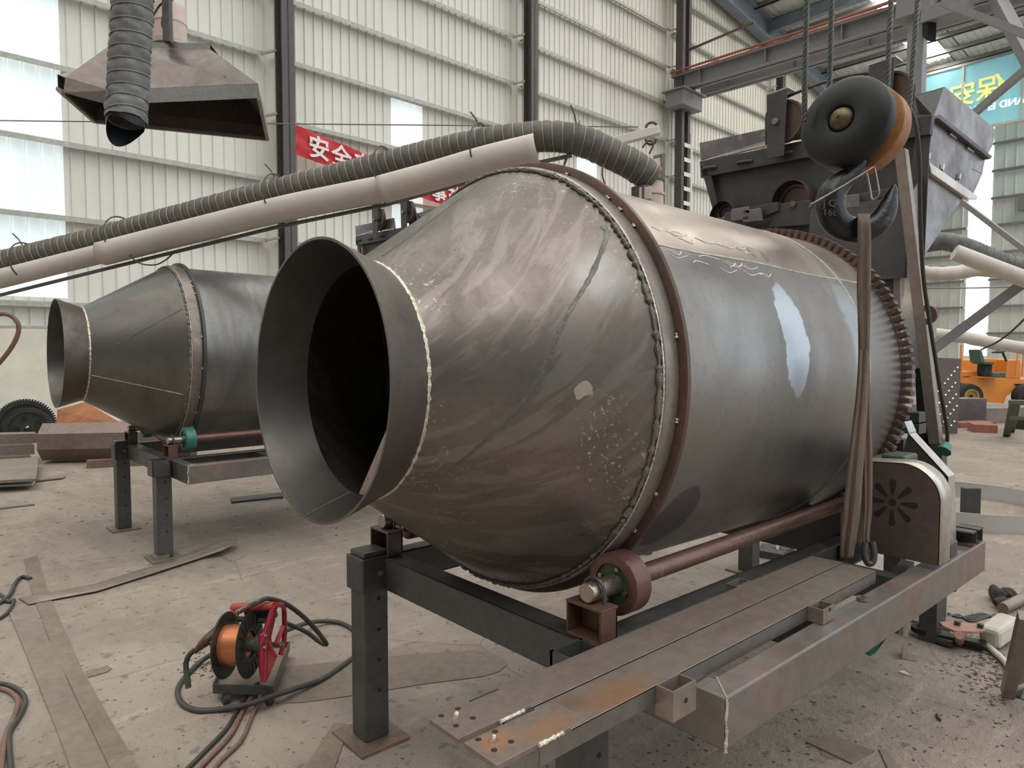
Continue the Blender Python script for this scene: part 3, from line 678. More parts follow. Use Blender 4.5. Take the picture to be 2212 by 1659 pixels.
# mixing blades inside
def blade(a0, a1, x0, x1, r0, r1, w0):
    mb = MB(); A = []; n = 24
    for i in range(n+1):
        k = i/n; x = L(x0+(x1-x0)*k); a = radians(a0+(a1-a0)*k); r = r0+(r1-r0)*k
        A.append([mb.b.verts.new((x+dx, (r-dr)*cos(a), .70+(r-dr)*sin(a))) for dx, dr in ((0, .004), (0, w0), (.006, w0), (.006, .004))])
    for i in range(n):
        for q in range(4): mb.face([A[i][q], A[i][(q+1) % 4], A[i+1][(q+1) % 4], A[i+1][q]])
    mb.face(A[0]); mb.face(A[-1][::-1]); return mb
b = MB(); b.plate([(L(1.030), .334*cos(radians(a)), .70+.334*sin(radians(a))) for a in range(159, 276, 3)], .006, (1, 0, 0)); b.build('mixing_blade', M['bladest'], droot, local=True)
blade(285, 190, 1.10, 1.50, .39, .66, .085).build('mixing_blade', M['plate'], droot, True, local=True)
blade(105, 10, 1.025, 1.50, .338, .66, .085).build('mixing_blade', M['plate'], droot, True, local=True)

# ------------------------------------------------------------------ mixer frame
def mixer_frame(rim, labroot, full):
    t = thing('mixer_chassis', labroot, 'machine frame', (1.345, 1.80, 0))
    f = M['frame']
    def leg(x, y, w_=.104, top=.71):
        b = MB().box((x-w_/2, y-w_/2, .012), (x+w_/2, y+w_/2, top)); l = b.build('leg', f, t, bev=.008)
        b = MB().box((x-.105, y-.115, 0), (x+.105, y+.115, .013)); b.build('base_plate', M['plate'], l, bev=.002)
        for k in range(4):
            z = .20+k*.118
            MB().cyl((x+.01, y-w_/2+.002, z), (x+.01, y-w_/2-.0012, z), .0075, 12).build('pin_hole', M['hole'], l)
        return l
    def sleeve(x, y, w_=.126, z0=.585, z1=.715, opened=False):
        if opened:
            b = MB()
            for lo, hi in (((x-w_/2, y-w_/2), (x+w_/2, y-w_/2+.009)), ((x-w_/2, y+w_/2-.009), (x+w_/2, y+w_/2)), ((x-w_/2, y-w_/2), (x-w_/2+.009, y+w_/2)), ((x+w_/2-.009, y-w_/2), (x+w_/2, y+w_/2))):
                b.box((*lo, z0), (*hi, z1))
            b.build('leg_sleeve', f, t)
        else:
            b = MB().box((x-w_/2, y-w_/2, z0), (x+w_/2, y+w_/2, z1)); b.build('leg_sleeve', M['dark'], t, bev=.006)
            b = MB().box((x-w_/2+.012, y-w_/2+.012, z1), (x+w_/2-.012, y+w_/2-.012, z1+.02)); b.build('cap', f, t, bev=.004)
            b = MB().cyl((x+.01, y-w_/2-.006, .655), (x+.01, y-w_/2, .655), .011, 14); b.build('bolt', M['tyre'], t, True)
    leg(1.345, 2.335); leg(1.345, 1.235, top=.66); leg(4.24, 1.30); leg(4.27, 2.42)
    sleeve(1.345, 2.335); sleeve(1.322, 1.215, .118, .60, .712, True)
    def chan(p0, p1, w_, h, name, m=f, lip=.008, side=1):
        # channel section: web plus two flanges along p0-p1 (open side = side)
        p0 = V(p0); p1 = V(p1); tt = (p1-p0).normalized(); r = tt.cross(V((0, 0, 1)))*side; b = MB()
        b.bar(p0+V((0, 0, h/2-lip/2)), p1+V((0, 0, h/2-lip/2)), w_, lip); b.bar(p0-V((0, 0, h/2-lip/2)), p1-V((0, 0, h/2-lip/2)), w_, lip)
        b.bar(p0-r*(w_/2-lip/2), p1-r*(w_/2-lip/2), lip, h); return b.build(name, m, t, bev=.003)
    chan((1.418, 2.28, .645), (1.418, 1.20, .645), .085, .118, 'cross_beam', side=-1)
    chan((1.40, 1.262, .645), (4.26, 1.262, .645), .075, .118, 'side_rail', side=1)
    chan((1.40, 2.345, .645), (4.30, 2.345, .645), .075, .118, 'side_rail', side=-1)
    chan((4.20, 2.36, .645), (4.20, 1.28, .645), .085, .118, 'cross_beam', side=1)
    # outrigger: cross tubes and the long box rail
    b = MB().box((1.398, .846, .577), (1.468, 1.24, .702)); b.build('cross_tube', M['brownst'] if full else M['dark'], t, bev=.004)
    b = MB().box((1.402, .843, .578), (3.36, .917, .7035)); rl = b.build('outrigger_rail', M['brownst'], t, bev=.005)
    b = MB(); random.seed(3)
    P = [V((1.400+.002*sin(k), .842, .70-k*.0103)) for k in range(13)]; b.tube(P, [.0035*(1+.8*(random.random()-.5)) for _ in P], 6)
    P = [V((1.40+.006*k, .842+.006*k, .704)) for k in range(13)]; b.tube(P, [.002]*13, 6); b.build('corner_weld', M['weld'], rl, True)
    for x in (2.02, 2.62, 3.29): MB().box((x, .91, .59), (x+.06, 1.235, .69)).build('cross_tube', M['dark'], t, bev=.003)
    # pedestals, rollers, shaft on both sides
    for y, near in ((1.272, True), (2.33, False)):
        b = MB(); b.box((1.385, y-.066, .706), (1.452, y+.062, .714)); b.box((1.385, y-.066, .795), (1.455, y+.064, .803))
        b.box((1.444, y-.066, .714), (1.452, y+.062, .795)); b.box((1.385, y-.066, .714), (1.452, y-.058, .795)); b.box((1.385, y+.056, .714), (1.452, y+.062, .795))
        pd = b.build('roller_pedestal', M['rustleg'] if near else M['guard'], t, bev=.002)
        sh = MB().cyl((1.398, y, .832), (1.53, y, .830), .0275, 28).build('shaft_end', M['bright'], t, True, bev=.003)
        b = MB(); P = [V((1.432, y-.038, .80))]+[V((1.432, y+.036*cos(pi-pi*k/10), .832+.036*sin(pi*k/10))) for k in range(11)]+[V((1.432, y+.038, .80))]
        b.tube(P, .0058, 8); b.build('u_bolt', M['dark'], t, True)
        yy = y
        b = MB().rev([(1.505, .060), (1.505, .082), (1.509, .088), (1.572, .088), (1.576, .082), (1.576, .060)], 48, ax=(0, yy, .832)); wh = b.build('roller_wheel', rim, t, True)
        b = MB().rev([(1.502, 0), (1.502, .030), (1.514, .034), (1.514, .062), (1.57, .062), (1.57, 0)], 36, closed=False, ax=(0, yy, .832)); hb = b.build('hub', M['greenhub'], wh, True)
        for k in range(4):
            a = radians(20+k*90); MB().cyl((1.513, yy+.048*cos(a), .832+.048*sin(a)), (1.504, yy+.048*cos(a), .832+.048*sin(a)), .007, 6).build('hub_bolt', M['bright'], wh)
        MB().cyl((1.575, y, .832), (3.05, y, .840), .0285, 24).build('drive_shaft', M['shaft'], t, True)
    if not full: return t
    # guard over the pulley with the flower-shaped vent
    gx0, gx1, gy0, gy1, gz0, gz1, rc = 2.76, 2.875, .832, 1.125, .725, 1.078, .13
    P = [(gy1, gz0), (gy0, gz0)]+[(gy0+rc-rc*cos(pi/2*k/24), gz1-rc+rc*sin(pi/2*k/24)) for k in range(25)]+[(gy1, gz1-.012)]
    b = MB().plate([V((gx0, y, z)) for y, z in P], .004, (1, 0, 0)); g_ = b.build('guard_plate', M['guard'], t, bev=.001)
    b = MB(); n = len(P)
    for i in range(1, n-1):
        (ya, za), (yb, zb) = P[i], P[i+1]; v = [b.b.verts.new(q) for q in ((gx0, ya, za), (gx0, yb, zb), (gx1, yb, zb), (gx1, ya, za))]; b.face(v)
    bmesh.ops.remove_doubles(b.b, verts=b.b.verts, dist=1e-5)
    gb = b.build('guard_rim', M['galv'], t, True); q = gb.modifiers.new('solid', 'SOLIDIFY'); q.thickness = .004
    cyv, czv = 1.0, .935
    p_ = atx(1928, 1085, gx0); cyv, czv = p_.y, p_.z
    b = MB(); b.cyl((gx0-.0015, cyv, czv), (gx0+.001, cyv, czv), .013, 20)
    for k in range(8):
        a = pi/2+k*pi/4; ca, sa = cos(a), sin(a)
        pts = []
        for r_, w_ in ((.028, .004), (.075, .0105)):
            pts.append((r_, w_))
        o_ = []
        o_ += [(.028, -.004), (.075, -.0115)]+[(.075+.0115*cos(q), .0115*sin(q)) for q in [(-pi/2+pi*j/6) for j in range(1, 6)]]+[(.075, .0115), (.028, .004)]
        b.plate([V((gx0-.0015, cyv+ca*u_-sa*v_, czv+sa*u_+ca*v_)) for u_, v_ in o_], .0025, (1, 0, 0))
    b.build('flower_vent', M['hole'], g_)
    # taller folded housing behind the guard
    hx0, hx1 = 3.12, 3.20
    Q = [atx(2052, 1180, hx0), atx(2048, 1030, hx0), atx(1962, 936, hx0), atx(1943, 1002, hx0), atx(1880, 1010, hx0), atx(1885, 1185, hx0)]
    Q = [V((hx0, p.y, p.z)) for p in Q]; Q[0].z = .705; Q[5].z = .705
    MB().plate(Q, .004, (1, 0, 0)).build('housing_plate', M['dark'], t)
    b = MB()
    for i in (0, 1):
        a_, c_ = Q[i], Q[i+1]; b.plate([a_, c_, c_+V((hx1-hx0, 0, 0)), a_+V((hx1-hx0, 0, 0))], .005)
    hr = b.build('housing_rim', M['galv'], t, bev=.001)
    b = MB(); a_, c_ = Q[2], Q[3]; b.plate([Q[2], Q[2]+V((hx1-hx0, 0, 0)), Q[2]+V((hx1-hx0, .02, .045)), Q[2]+V((0, .02, .045))], .004); b.build('housing_lip', M['hoodlit'], t)
    for x_ in (3.235, 3.31):
        b = MB(); b.box((x_-.03, .85, .704), (x_+.03, .93, .710)); b.box((x_-.03, .85, .756), (x_+.03, .93, .762)); b.box((x_+.024, .85, .704), (x_+.03, .93, .762)); b.build('channel_stub', M['dark'], t)
    b = MB().box((2.98, .86, .704), (3.06, .95, .757)); b.build('channel_stub', M['dark'], t, bev=.003)
    # gear pinion, teal motor end, grease cup
    b = gear_ring(MB(), 0, .05, .02, .055, .068, 16, 0, 0); b.xf(Matrix.Translation((3.262, 1.205, .872))); b.build('pinion', M['bright'], t)
    b = MB().rev([(0, 0), (0, .07), (.04, .10), (.22, .10), (.25, .07), (.25, 0)], 32, closed=False); b.xf(Matrix.Translation((2.86, 1.10, .97))); b.build('gearbox', M['greenhub'], t, True)
    b = MB(); b.box((2.90, 1.00, 1.05), (3.04, 1.09, 1.082)); b.build('gearbox_lid', M['greenhub'], t, bev=.01)
    b = MB().cyl(atx(2038, 975, 3.35), atx(2046, 960, 3.38), .03, 16, .018); b.build('grease_cup', M['teal'], t, True)
    # cantilevered lock arm and funnel hanging below the rail
    b = MB().bar((3.05, .88, .575), (3.62, 1.05, .515), .05, .045); b.build('lock_arm', M['dark'], t, bev=.01)
    b = MB().cyl(atx(1958, 1330, 3.0)+V((0, 0, .03)), atx(1951, 1372, 3.0), .0165, 18); b.build('plated_tube', M['hoodlit'], t, True)
    fn = [atx(1868, 1402, 2.5), atx(1878, 1420, 2.47), atx(1893, 1412, 2.5), atx(1927, 1365, 2.62), atx(1922, 1352, 2.66), atx(1898, 1372, 2.6)]
    b = MB().plate([V(p) for p in fn], .05, (.6, .78, 0)); b.build('green_chute', M['teal'], t, bev=.004)
    b = MB().bar(atx(1912, 1268, 3.15), atx(1962, 1215, 3.4), .05, .02); b.build('strut', M['dark'], t)
    for x_ in (4.05,): 
        b = MB().box((x_, 1.9, .59), (x_+.07, 2.3, .69)); b.build('cross_tube', M['dark'], t)
    return t
fr = mixer_frame(M['redwheel'], 'dark steel mixer frame in the foreground carrying the large drum on red rollers', True)
fr2 = mixer_frame(M['teal'], 'dark steel mixer frame in the left background with teal rollers', False)
fr2.location = (1.42, 5.90, 0.0); fr2.rotation_euler = (0, 0, radians(.5))
swp = {M['cone'].name: None}
dr2 = dup(droot, (droot.location.x+.07, droot.location.y+4.12, droot.location.z+.045), radians(-1.5),
          'smaller-looking bare steel mixer drum in the left background above the teal roller', 'mixer drum', {M['cyl'].name: M['cyl2'], M['cone'].name: M['cone2'], M['rust'].name: M['dark']}, ('chalk_marks', 'long_seam', 'cone_seam'))
WM[dr2.name] = WM[droot.name]; dr2.scale = (1.12, 1, 1); dr2.location.x += .105
b = seam(MB(), [(1.03, 205, .35), (1.2, 205, .463), (1.35, 205, .565), (1.50, 205, .667)], .0022, seed=12); b.build('weld_seam', M['weld'], dr2, True, local=True)
b = seam(MB(), [(1.50, 150, .667), (1.30, 160, .531), (1.15, 171, .429)], .003, seed=13); b.build('weld_seam', M['dweld'], dr2, True, local=True)

# ------------------------------------------------------------------ two box channels lying on the outrigger
def track(y0, y1, x1, lab, px0, px1, socks, rusty):
    z1, h = .747, .0425
    t = thing('track_channel', lab, 'steel channel', ((.9+x1)/2, (y0+y1)/2, z1-h), group='hopper track channels')
    b = MB().box((.90 if rusty else .905, y0, z1-h), (x1, y0+.005, z1-.001)); b.build('side_flange', M['flange'], t)
    MB().box((.905, y1-.005, z1-h), (x1, y1, z1-.001)).build('side_flange', M['dark'], t)
    MB().box((.985, y0, z1-.005), (x1, y1, z1)).build('channel_web', M['top_st'] if rusty else M['top'], t, bev=.0015)
    p = MB().box((.795, y0+.004, z1-.009), (1.035, y1-.010, z1+.002)).build('bolt_plate', M['plate_st'] if rusty else M['boltp'], t, bev=.001)
    ym = (px0[1]+px1[1])/2; xm = (px0[0]+px1[0])/2
    for x_ in (px0[0], px1[0]):
        for y_ in (px0[1], px1[1]): MB().cyl((x_, y_, z1-.004), (x_, y_, z1+.0026), .0062, 18).build('bolt_hole', M['hole'], p)
    random.seed(int(y0*100)); P = [V((xm-.006+.001*k, ym-.002+.0009*k, z1+.004)) for k in range(14)]
    MB().tube(P, [.0035+.002*random.random() for _ in P], 7).build('weld_stub', M['weld'], p, True)
    P = [V((.897+.0035*k, y0-.001+(.002 if rusty else 0), z1+.0005)) for k in range(20)]
    MB().tube(P, [.0042*(1+.7*(random.random()-.5)) for _ in P], 8).build('weld_bead', M['weld'], t, True)
    for (x0, xx1, ya, yb, z0) in socks:
        b = MB(); w_ = .005
        for lo, hi in (((x0, ya), (xx1, ya+w_)), ((x0, yb-w_), (xx1, yb)), ((x0, ya+w_), (x0+w_, yb-w_)), ((xx1-w_, ya+w_), (xx1, yb-w_))): b.box((*lo, z0), (*hi, z1+.001))
        b.b.verts.ensure_lookup_table(); sk_ = b.build('tube_socket', M['top'], t)
        if ya < y0: MB().cyl(((x0+xx1)/2+.004, ya+.001, z0+.035), ((x0+xx1)/2+.004, ya-.0012, z0+.035), .006, 10).build('drilled_hole', M['hole'], sk_)
    return t
track(.933, 1.043, 2.47, 'outer rust-stained box channel with end bolt plate, nearest the camera on the outrigger rail', (.822, .976), (.864, 1.023),
      [(1.256, 1.343, .885, .9325, .68), (1.977, 2.052, .886, .9325, .7055)], True)
track(1.047, 1.157, 2.48, 'inner brown box channel lying between the outer channel and the roller shaft', (.820, 1.091), (.863, 1.141), [(1.975, 2.058, 1.1575, 1.199, .7055)], False)
for k, (u, v) in enumerate(((1888, 1256),)):
    p = atz(1863, 1297, .7045)
    for q in range(2):
        b = MB().rev([(-.0025+.004*q, .009), (-.0025+.004*q, .0175), (.001+.004*q, .0175), (.001+.004*q, .009)], 24)
        b.xf(Matrix.Translation(p+V((.006*q, .003*q, .0035))) @ Matrix.Rotation(-pi/2, 4, 'Y')); tag(b.build('steel_washer', M['bright'], None, True), ('upper' if q else 'lower')+' of two small steel washers lying on the outrigger rail', 'washer')

# ------------------------------------------------------------------ hook block, ropes and sling
HD = 2.45
hb = at(1840, 290, HD+.06)
ax_b = (FW*.66+RT*.76+UP*-.10).normalized()
t = thing('hook_block', 'heavy crane hook block with black dished cover and ochre rear cover', 'crane hook', at(1850, 520, HD))
def disc(c, ax, prof, m, name, par, n=72):
    b = MB().rev(prof, n, closed=False); z = ax; x = z.orthogonal().normalized(); y = z.cross(x)
    b.xf(Matrix((z, x, y)).transposed().to_4x4()); b.xf(Matrix.Translation(c)); return b.build(name, m, par, True)
c1 = at(1824, 262, HD-.02)
cv = disc(c1, ax_b, [(-.018, 0), (-.018, .040), (-.030, .046), (-.034, .052), (-.030, .10), (-.018, .138), (-.008, .150), (.0, .155), (.030, .157), (.030, .145), (.0, .14)], M['black'], 'front_cover', t)
disc(c1, ax_b, [(-.054, 0), (-.052, .014), (-.044, .030), (-.026, .040)], M['brass'], 'hub_cap', t, 32)
disc(c1, ax_b, [(-.062, .0), (-.062, .006), (-.05, .006)], M['brass'], 'grease_nipple', t, 16)
c2 = c1+ax_b*.150+UP*.010
disc(c2, ax_b, [(-.052, 0), (-.050, .150), (-.045, .156), (.012, .158), (.03, .145), (.03, 0)], M['orange'], 'rear_cover', t)
disc(c1+ax_b*.058, ax_b, [(-.018, .02), (-.018, .128), (-.004, .112), (.004, .112), (.018, .128), (.018, .02)], M['rope'], 'sheave', t)
disc(c1+ax_b*.095, ax_b, [(-.018, .02), (-.018, .128), (-.004, .112), (.004, .112), (.018, .128), (.018, .02)], M['rope'], 'sheave', t)
b = MB().plate([c1+ax_b*.2+V(q) for q in ((0, 0, .10), (.0, 0, -.10))]+[c1+ax_b*.2+RT*.08+V((0, 0, -.07)), c1+ax_b*.2+RT*.10+V((0, 0, .07))], .008, tuple(ax_b)); b.build('side_strap', M['hoodlit'], t, bev=.002)
b = MB().bar(at(1852, 350, HD+.05), at(1858, 325, HD+.05), .09, .075, tuple(FW)); b.build('crosshead', M['black'], t, bev=.015)
HP = [(1864, 338, 13), (1856, 358, 14), (1838, 377, 18), (1815, 396, 24), (1797, 420, 30), (1794, 450, 32), (1806, 478, 31), (1832, 494, 28), (1862, 497, 27), (1889, 487, 26), (1908, 466, 24), (1919, 443, 20), (1925, 424, 14), (1930, 409, 9), (1931, 399, 4)]
P = catmull([at(u, v, HD) for u, v, r in HP], 6); rr = []
for i in range(len(HP)-1):
    for k in range(6): rr.append((HP[i][2]+(HP[i+1][2]-HP[i][2])*k/6)*HD/F)
rr.append(HP[-1][2]*HD/F)
b = MB()
# keep the hook's broad face towards its own plane: oval section
path = P; rings = []
for i, p in enumerate(path):
    tt = (path[min(i+1, len(path)-1)]-path[max(0, i-1)]).normalized(); nrm = FW; side = tt.cross(nrm).normalized()
    rings.append([b.b.verts.new(p+side*cos(2*pi*k/18)*rr[i]+nrm*sin(2*pi*k/18)*rr[i]*.78) for k in range(18)])
for A, B_ in zip(rings, rings[1:]):
    for k in range(18): b.face([A[k], A[(k+1) % 18], B_[(k+1) % 18], B_[k]])
b.face(rings[0]); b.face(rings[-1][::-1])
hk = b.build('hook', M['hook'], t, True)
b = MB(); b.tube([at(1889, 359, HD-.03), at(1820, 402, HD-.055), at(1762, 436, HD-.06), at(1752, 441, HD-.055), at(1749, 447, HD-.045)], .0028, 8)
b.cyl(at(1889, 359, HD-.035), at(1889, 359, HD+.03), .005, 12); b.build('latch_rod', M['bright'], t, True)
b = MB(); b.tube(catmull([at(1889, 362, HD-.03), at(1896, 395, HD-.03), at(1899, 416, HD-.02), at(1893, 428, HD-.01), at(1884, 430, HD), at(1880, 410, HD+.005), at(1874, 380, HD+.01), at(1871, 374, HD+.01)], 4), .0028, 8); b.build('latch', M['hoodlit'], t, True)
def stamp(ch, u, v, sz):
    o = at(u, v, HD-.0585); return text_mesh(ch, sz, 'stamped_mark', M['rope'], t, basis(o, tuple(RT), tuple(UP), tuple(-FW)), .0015)
stamp('J Q', 1778, 446, .034); stamp('16t', 1777, 466, .034)
def rope(u0, v0, u1, v1, d0, d1, lab, r=.0078):
    a = at(u0, v0, d0); c = at(u1, v1, d1); top = a+(a-c)*1.2; n = 800
    P = [c+(top-c)*(i/n) for i in range(n+1)]; ln = (top-c).length
    b = MB().tube(P, r, 18, prof=lambda i, th: 1+.24*abs(sin(1.5*(th-ln*i/n*110)))); o = b.build('hoist_rope', M['rope'], None, True)
    return tag(o, lab, 'wire rope', 'four hoist ropes above the hook block')
rope(1743, 0, 1737, 262, HD-.01, HD+.03, 'leftmost of the four twisted hoist ropes, passing left of the black cover')
rope(1797, 0, 1792, 200, HD+.05, HD+.07, 'hoist rope second from left, vanishing behind the black cover')
rope(1925, 0, 1915, 232, HD+.06, HD+.05, 'hoist rope third from left, between the black and ochre covers')
rope(1983, 0, 1962, 262, HD+.16, HD+.14, 'rightmost hoist rope, slanting to the ochre cover')
# webbing sling
t = thing('lifting_sling', 'brown webbing sling hanging from the hook in folded lengths', 'lifting sling', at(1850, 1215, HD+.02))
def ribbon(C, name, m, th=.004, fold=0.0, seed=0):   # C: (u, v, halfwidth px, depth)
    rnd = random.Random(seed); b = MB(); K = 8; rows = []
    cc = catmull([V((u, v, hw)) for u, v, hw, d in C], 8); dd = catmull([V((d, 0, 0)) for u, v, hw, d in C], 8)
    for i, (q, d) in enumerate(zip(cc, dd)):
        row = []
        for k in range(K+1):
            s_ = k/K*2-1
            row.append(b.b.verts.new(at(q.x+s_*q.y*0+s_*q.z, q.y, d.x+fold*sin(s_*5+i*.02+seed)*.6+fold*abs(s_))))
        rows.append(row)
    for A, B_ in zip(rows, rows[1:]):
        for k in range(K): b.face([A[k], A[k+1], B_[k+1], B_[k]])
    o = b.build(name, m, t, True); q = o.modifiers.new('solid', 'SOLIDIFY'); q.thickness = th; return o
ribbon([(1866, 461, 13, HD+.02), (1866, 464, 14, HD-.02), (1866, 474, 14, HD-.065), (1867, 520, 15, HD-.065), (1866, 640, 15, HD-.03), (1868, 740, 11, HD+.0), (1869, 790, 10, HD+.02), (1873, 900, 9, HD+.03), (1875, 1000, 10, HD+.04), (1875, 1100, 9, HD+.05), (1871, 1160, 8, HD+.05), (1874, 1215, 7, HD+.06)], 'webbing_strap', M['sling'], fold=.006, seed=1)
ribbon([(1866, 640, 12, HD+.0), (1866, 760, 10, HD+.01), (1862, 850, 11, HD+.0), (1855, 930, 14, HD-.01), (1846, 1020, 16, HD-.01), (1839, 1100, 18, HD+.0), (1832, 1160, 16, HD+.02), (1828, 1205, 13, HD+.04)], 'webbing_strap', M['sling'], fold=.010, seed=2)
ribbon([(1868, 760, 8, HD+.04), (1864, 900, 14, HD+.05), (1858, 1000, 20, HD+.06), (1852, 1100, 24, HD+.07), (1846, 1180, 22, HD+.08)], 'webbing_strap', M['sling'], fold=.012, seed=4)
b = MB(); b.tube(catmull([at(1884, 1170, HD+.045), at(1888, 1195, HD+.04), at(1885, 1214, HD+.04), at(1874, 1216, HD+.04), at(1868, 1196, HD+.045), at(1870, 1172, HD+.05)], 5), .0115, 12); b.build('end_shackle', M['dark'], t, True)

# ------------------------------------------------------------------ raised loading hopper behind the drum
XH = 3.9
def hx(u, v, x=XH): return atx(u, v, x)
def hy(u, v, y=1.31): return aty(u, v, y)
t = thing('loading_hopper', 'big dark loading hopper raised behind the drum gear with bright right side', 'hopper', (4.3, 1.95, 1.85))
TH_ = .006
front = [hx(1511, 349), hx(1640, 317), hx(1770, 287), hx(1985, 250), hx(1985, 520), hx(1950, 560), hx(1560, 500), hx(1545, 472)]
def offx(P, dx): return [V(p)+V((dx, 0, 0)) for p in P]
pl = lambda P, m, name, th=TH_, nr=None, **k: MB().plate(P, th, nr).build(name, m, t, **k)
pl([hx(1511, 349), hx(2014, 246), hx(2008, 290), hx(1513, 384)], M['hopper'], 'rim_angle', .045, (1, 0, 0), bev=.004)
pl(offx([hx(1519, 374), hx(1985, 275), hx(1985, 560), hx(1552, 500)], .05), M['hopper'], 'front_wall', .006, (1, 0, 0))
pl([hx(1511, 352), hx(1536, 380), hx(1562, 500), hx(1546, 478)], M['hopper'], 'left_edge', .02, (1, 0, 0), bev=.003)
# flap flared outwards above the rim
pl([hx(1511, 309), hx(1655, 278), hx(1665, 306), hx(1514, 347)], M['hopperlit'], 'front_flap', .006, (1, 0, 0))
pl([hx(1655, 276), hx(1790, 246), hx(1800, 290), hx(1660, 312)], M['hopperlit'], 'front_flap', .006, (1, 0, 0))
pl([hx(1905, 236), hx(1975, 206), hx(2038, 188, 4.1), hx(2016, 251, 3.95), hx(1975, 260), hx(1905, 276)], M['hopper'], 'corner_flap', .006, (1, 0, 0))
pl([hx(1512, 349), hx(1660, 313), hx(1658, 303), hx(1515, 345)], M['galv'], 'ground_lip', .03, (1, 0, 0))
B3 = lambda *q: [hy(*p) for p in q]
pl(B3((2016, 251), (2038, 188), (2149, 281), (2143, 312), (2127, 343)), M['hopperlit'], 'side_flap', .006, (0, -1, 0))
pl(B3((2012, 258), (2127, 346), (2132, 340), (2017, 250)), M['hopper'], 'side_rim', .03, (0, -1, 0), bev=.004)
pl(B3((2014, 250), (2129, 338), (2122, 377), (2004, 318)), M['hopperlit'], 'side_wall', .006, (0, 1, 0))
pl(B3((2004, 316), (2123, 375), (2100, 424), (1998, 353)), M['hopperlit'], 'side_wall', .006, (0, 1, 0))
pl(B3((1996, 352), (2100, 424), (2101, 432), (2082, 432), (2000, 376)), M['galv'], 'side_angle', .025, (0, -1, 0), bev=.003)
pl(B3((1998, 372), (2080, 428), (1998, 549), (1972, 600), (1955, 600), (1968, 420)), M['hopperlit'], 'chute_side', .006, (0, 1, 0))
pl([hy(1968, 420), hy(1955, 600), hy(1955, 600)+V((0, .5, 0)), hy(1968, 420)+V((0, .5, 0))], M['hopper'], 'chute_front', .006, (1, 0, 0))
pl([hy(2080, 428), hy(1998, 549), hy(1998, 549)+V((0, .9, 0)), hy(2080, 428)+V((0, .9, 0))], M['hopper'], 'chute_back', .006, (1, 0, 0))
pl([hy(2149, 281), hy(2100, 424), hy(2100, 424)+V((0, 1.2, 0)), hy(2149, 281)+V((0, 1.2, 0))], M['hopper'], 'back_wall', .006, (1, 0, 0))
pl([hx(1960, 420)+V((.02, 0, 0)), hx(1960, 640)+V((.02, 0, 0)), hx(1990, 640)+V((.02, 0, 0)), hx(2004, 320)+V((.02, 0, 0)), hx(2012, 262)+V((.02, 0, 0)), hx(1975, 270)+V((.02, 0, 0))], M['hopper'], 'side_gusset', .006, (1, 0, 0))
for (u, v, l) in ((1533, 363, 14), (1609, 350, 15), (1696, 331, 16)):
    P = [hx(u-l, v+l*.16), hx(u+l, v-l*.16)]; d = V((-.012, 0, 0)); MB().tube([P[0]+d*.1, P[0].lerp(P[1], .15)+d, P[0].lerp(P[1], .85)+d, P[1]+d*.1], .011, 8).build('grab_bar', M['hopper'], t, True)
for (u, v) in ((2056, 292), (2094, 322)): MB().plate(B3((u-8, v-5), (u+6, v+5), (u+6, v+9), (u-8, v)), .012, (0, -1, 0)).build('hinge_tab', M['hoodlit'], t)
for (u, v) in ((2000, 343), (2030, 368), (2066, 388)): MB().bar(hy(u, v)+V((0, -.01, 0)), hy(u+3, v-12)+V((0, -.01, 0)), .012, .02).build('latch_tab', M['hoodlit'], t)
# sheaves on top
def sheave(c, lab_par, r=.125, w=.03):
    z = V((-1, .12, 0)).normalized(); return disc(c, z, [(-w/2, 0), (-w/2, r*.35), (-w*.3, r*.4), (-w*.3, r*.86), (-w/2, r*.9), (-w/2, r), (-w*.1, r*.90), (w*.1, r*.90), (w/2, r), (w/2, r*.9), (w*.3, r*.86), (w*.3, 0)], M['hbrown'], 'rope_sheave', lab_par, 48)
for (u, v, k) in ((1697, 263, 1), (1925, 205, .95)):
    c = hx(u, v, XH-.03); sheave(c, t, .118*k)
    p = c+V((-.035, .035, 0))
    MB().plate([p+V((0, .062, .165)), p+V((0, -.062, .17)), p+V((0, -.05, -.20)), p+V((0, .05, -.20))], .008, (-1, 0, 0)).build('sheave_cheek', M['hopper'], t, bev=.002)
    MB().plate([p+V((-.005, .065, .165)), p+V((-.005, -.065, .172)), p+V((.10, -.065, .172)), p+V((.10, .065, .165))], .006, (0, 0, 1)).build('cheek_cap', M['galv'], t)
    MB().cyl(p+V((-.025, 0, 0)), p+V((.05, 0, 0)), .018, 18).build('sheave_pin', M['tyre'], t, True)
b = MB(); b.tube(catmull([hx(1656, 312), hx(1656, 262), hx(1660, 240), hx(1680, 222), hx(1712, 204), hx(1780, 178), hx(1870, 158), hx(1940, 175), hx(1965, 205), hx(1985, 280)], 5), .009, 8); b.build('hoist_cable', M['rope'], t, True)
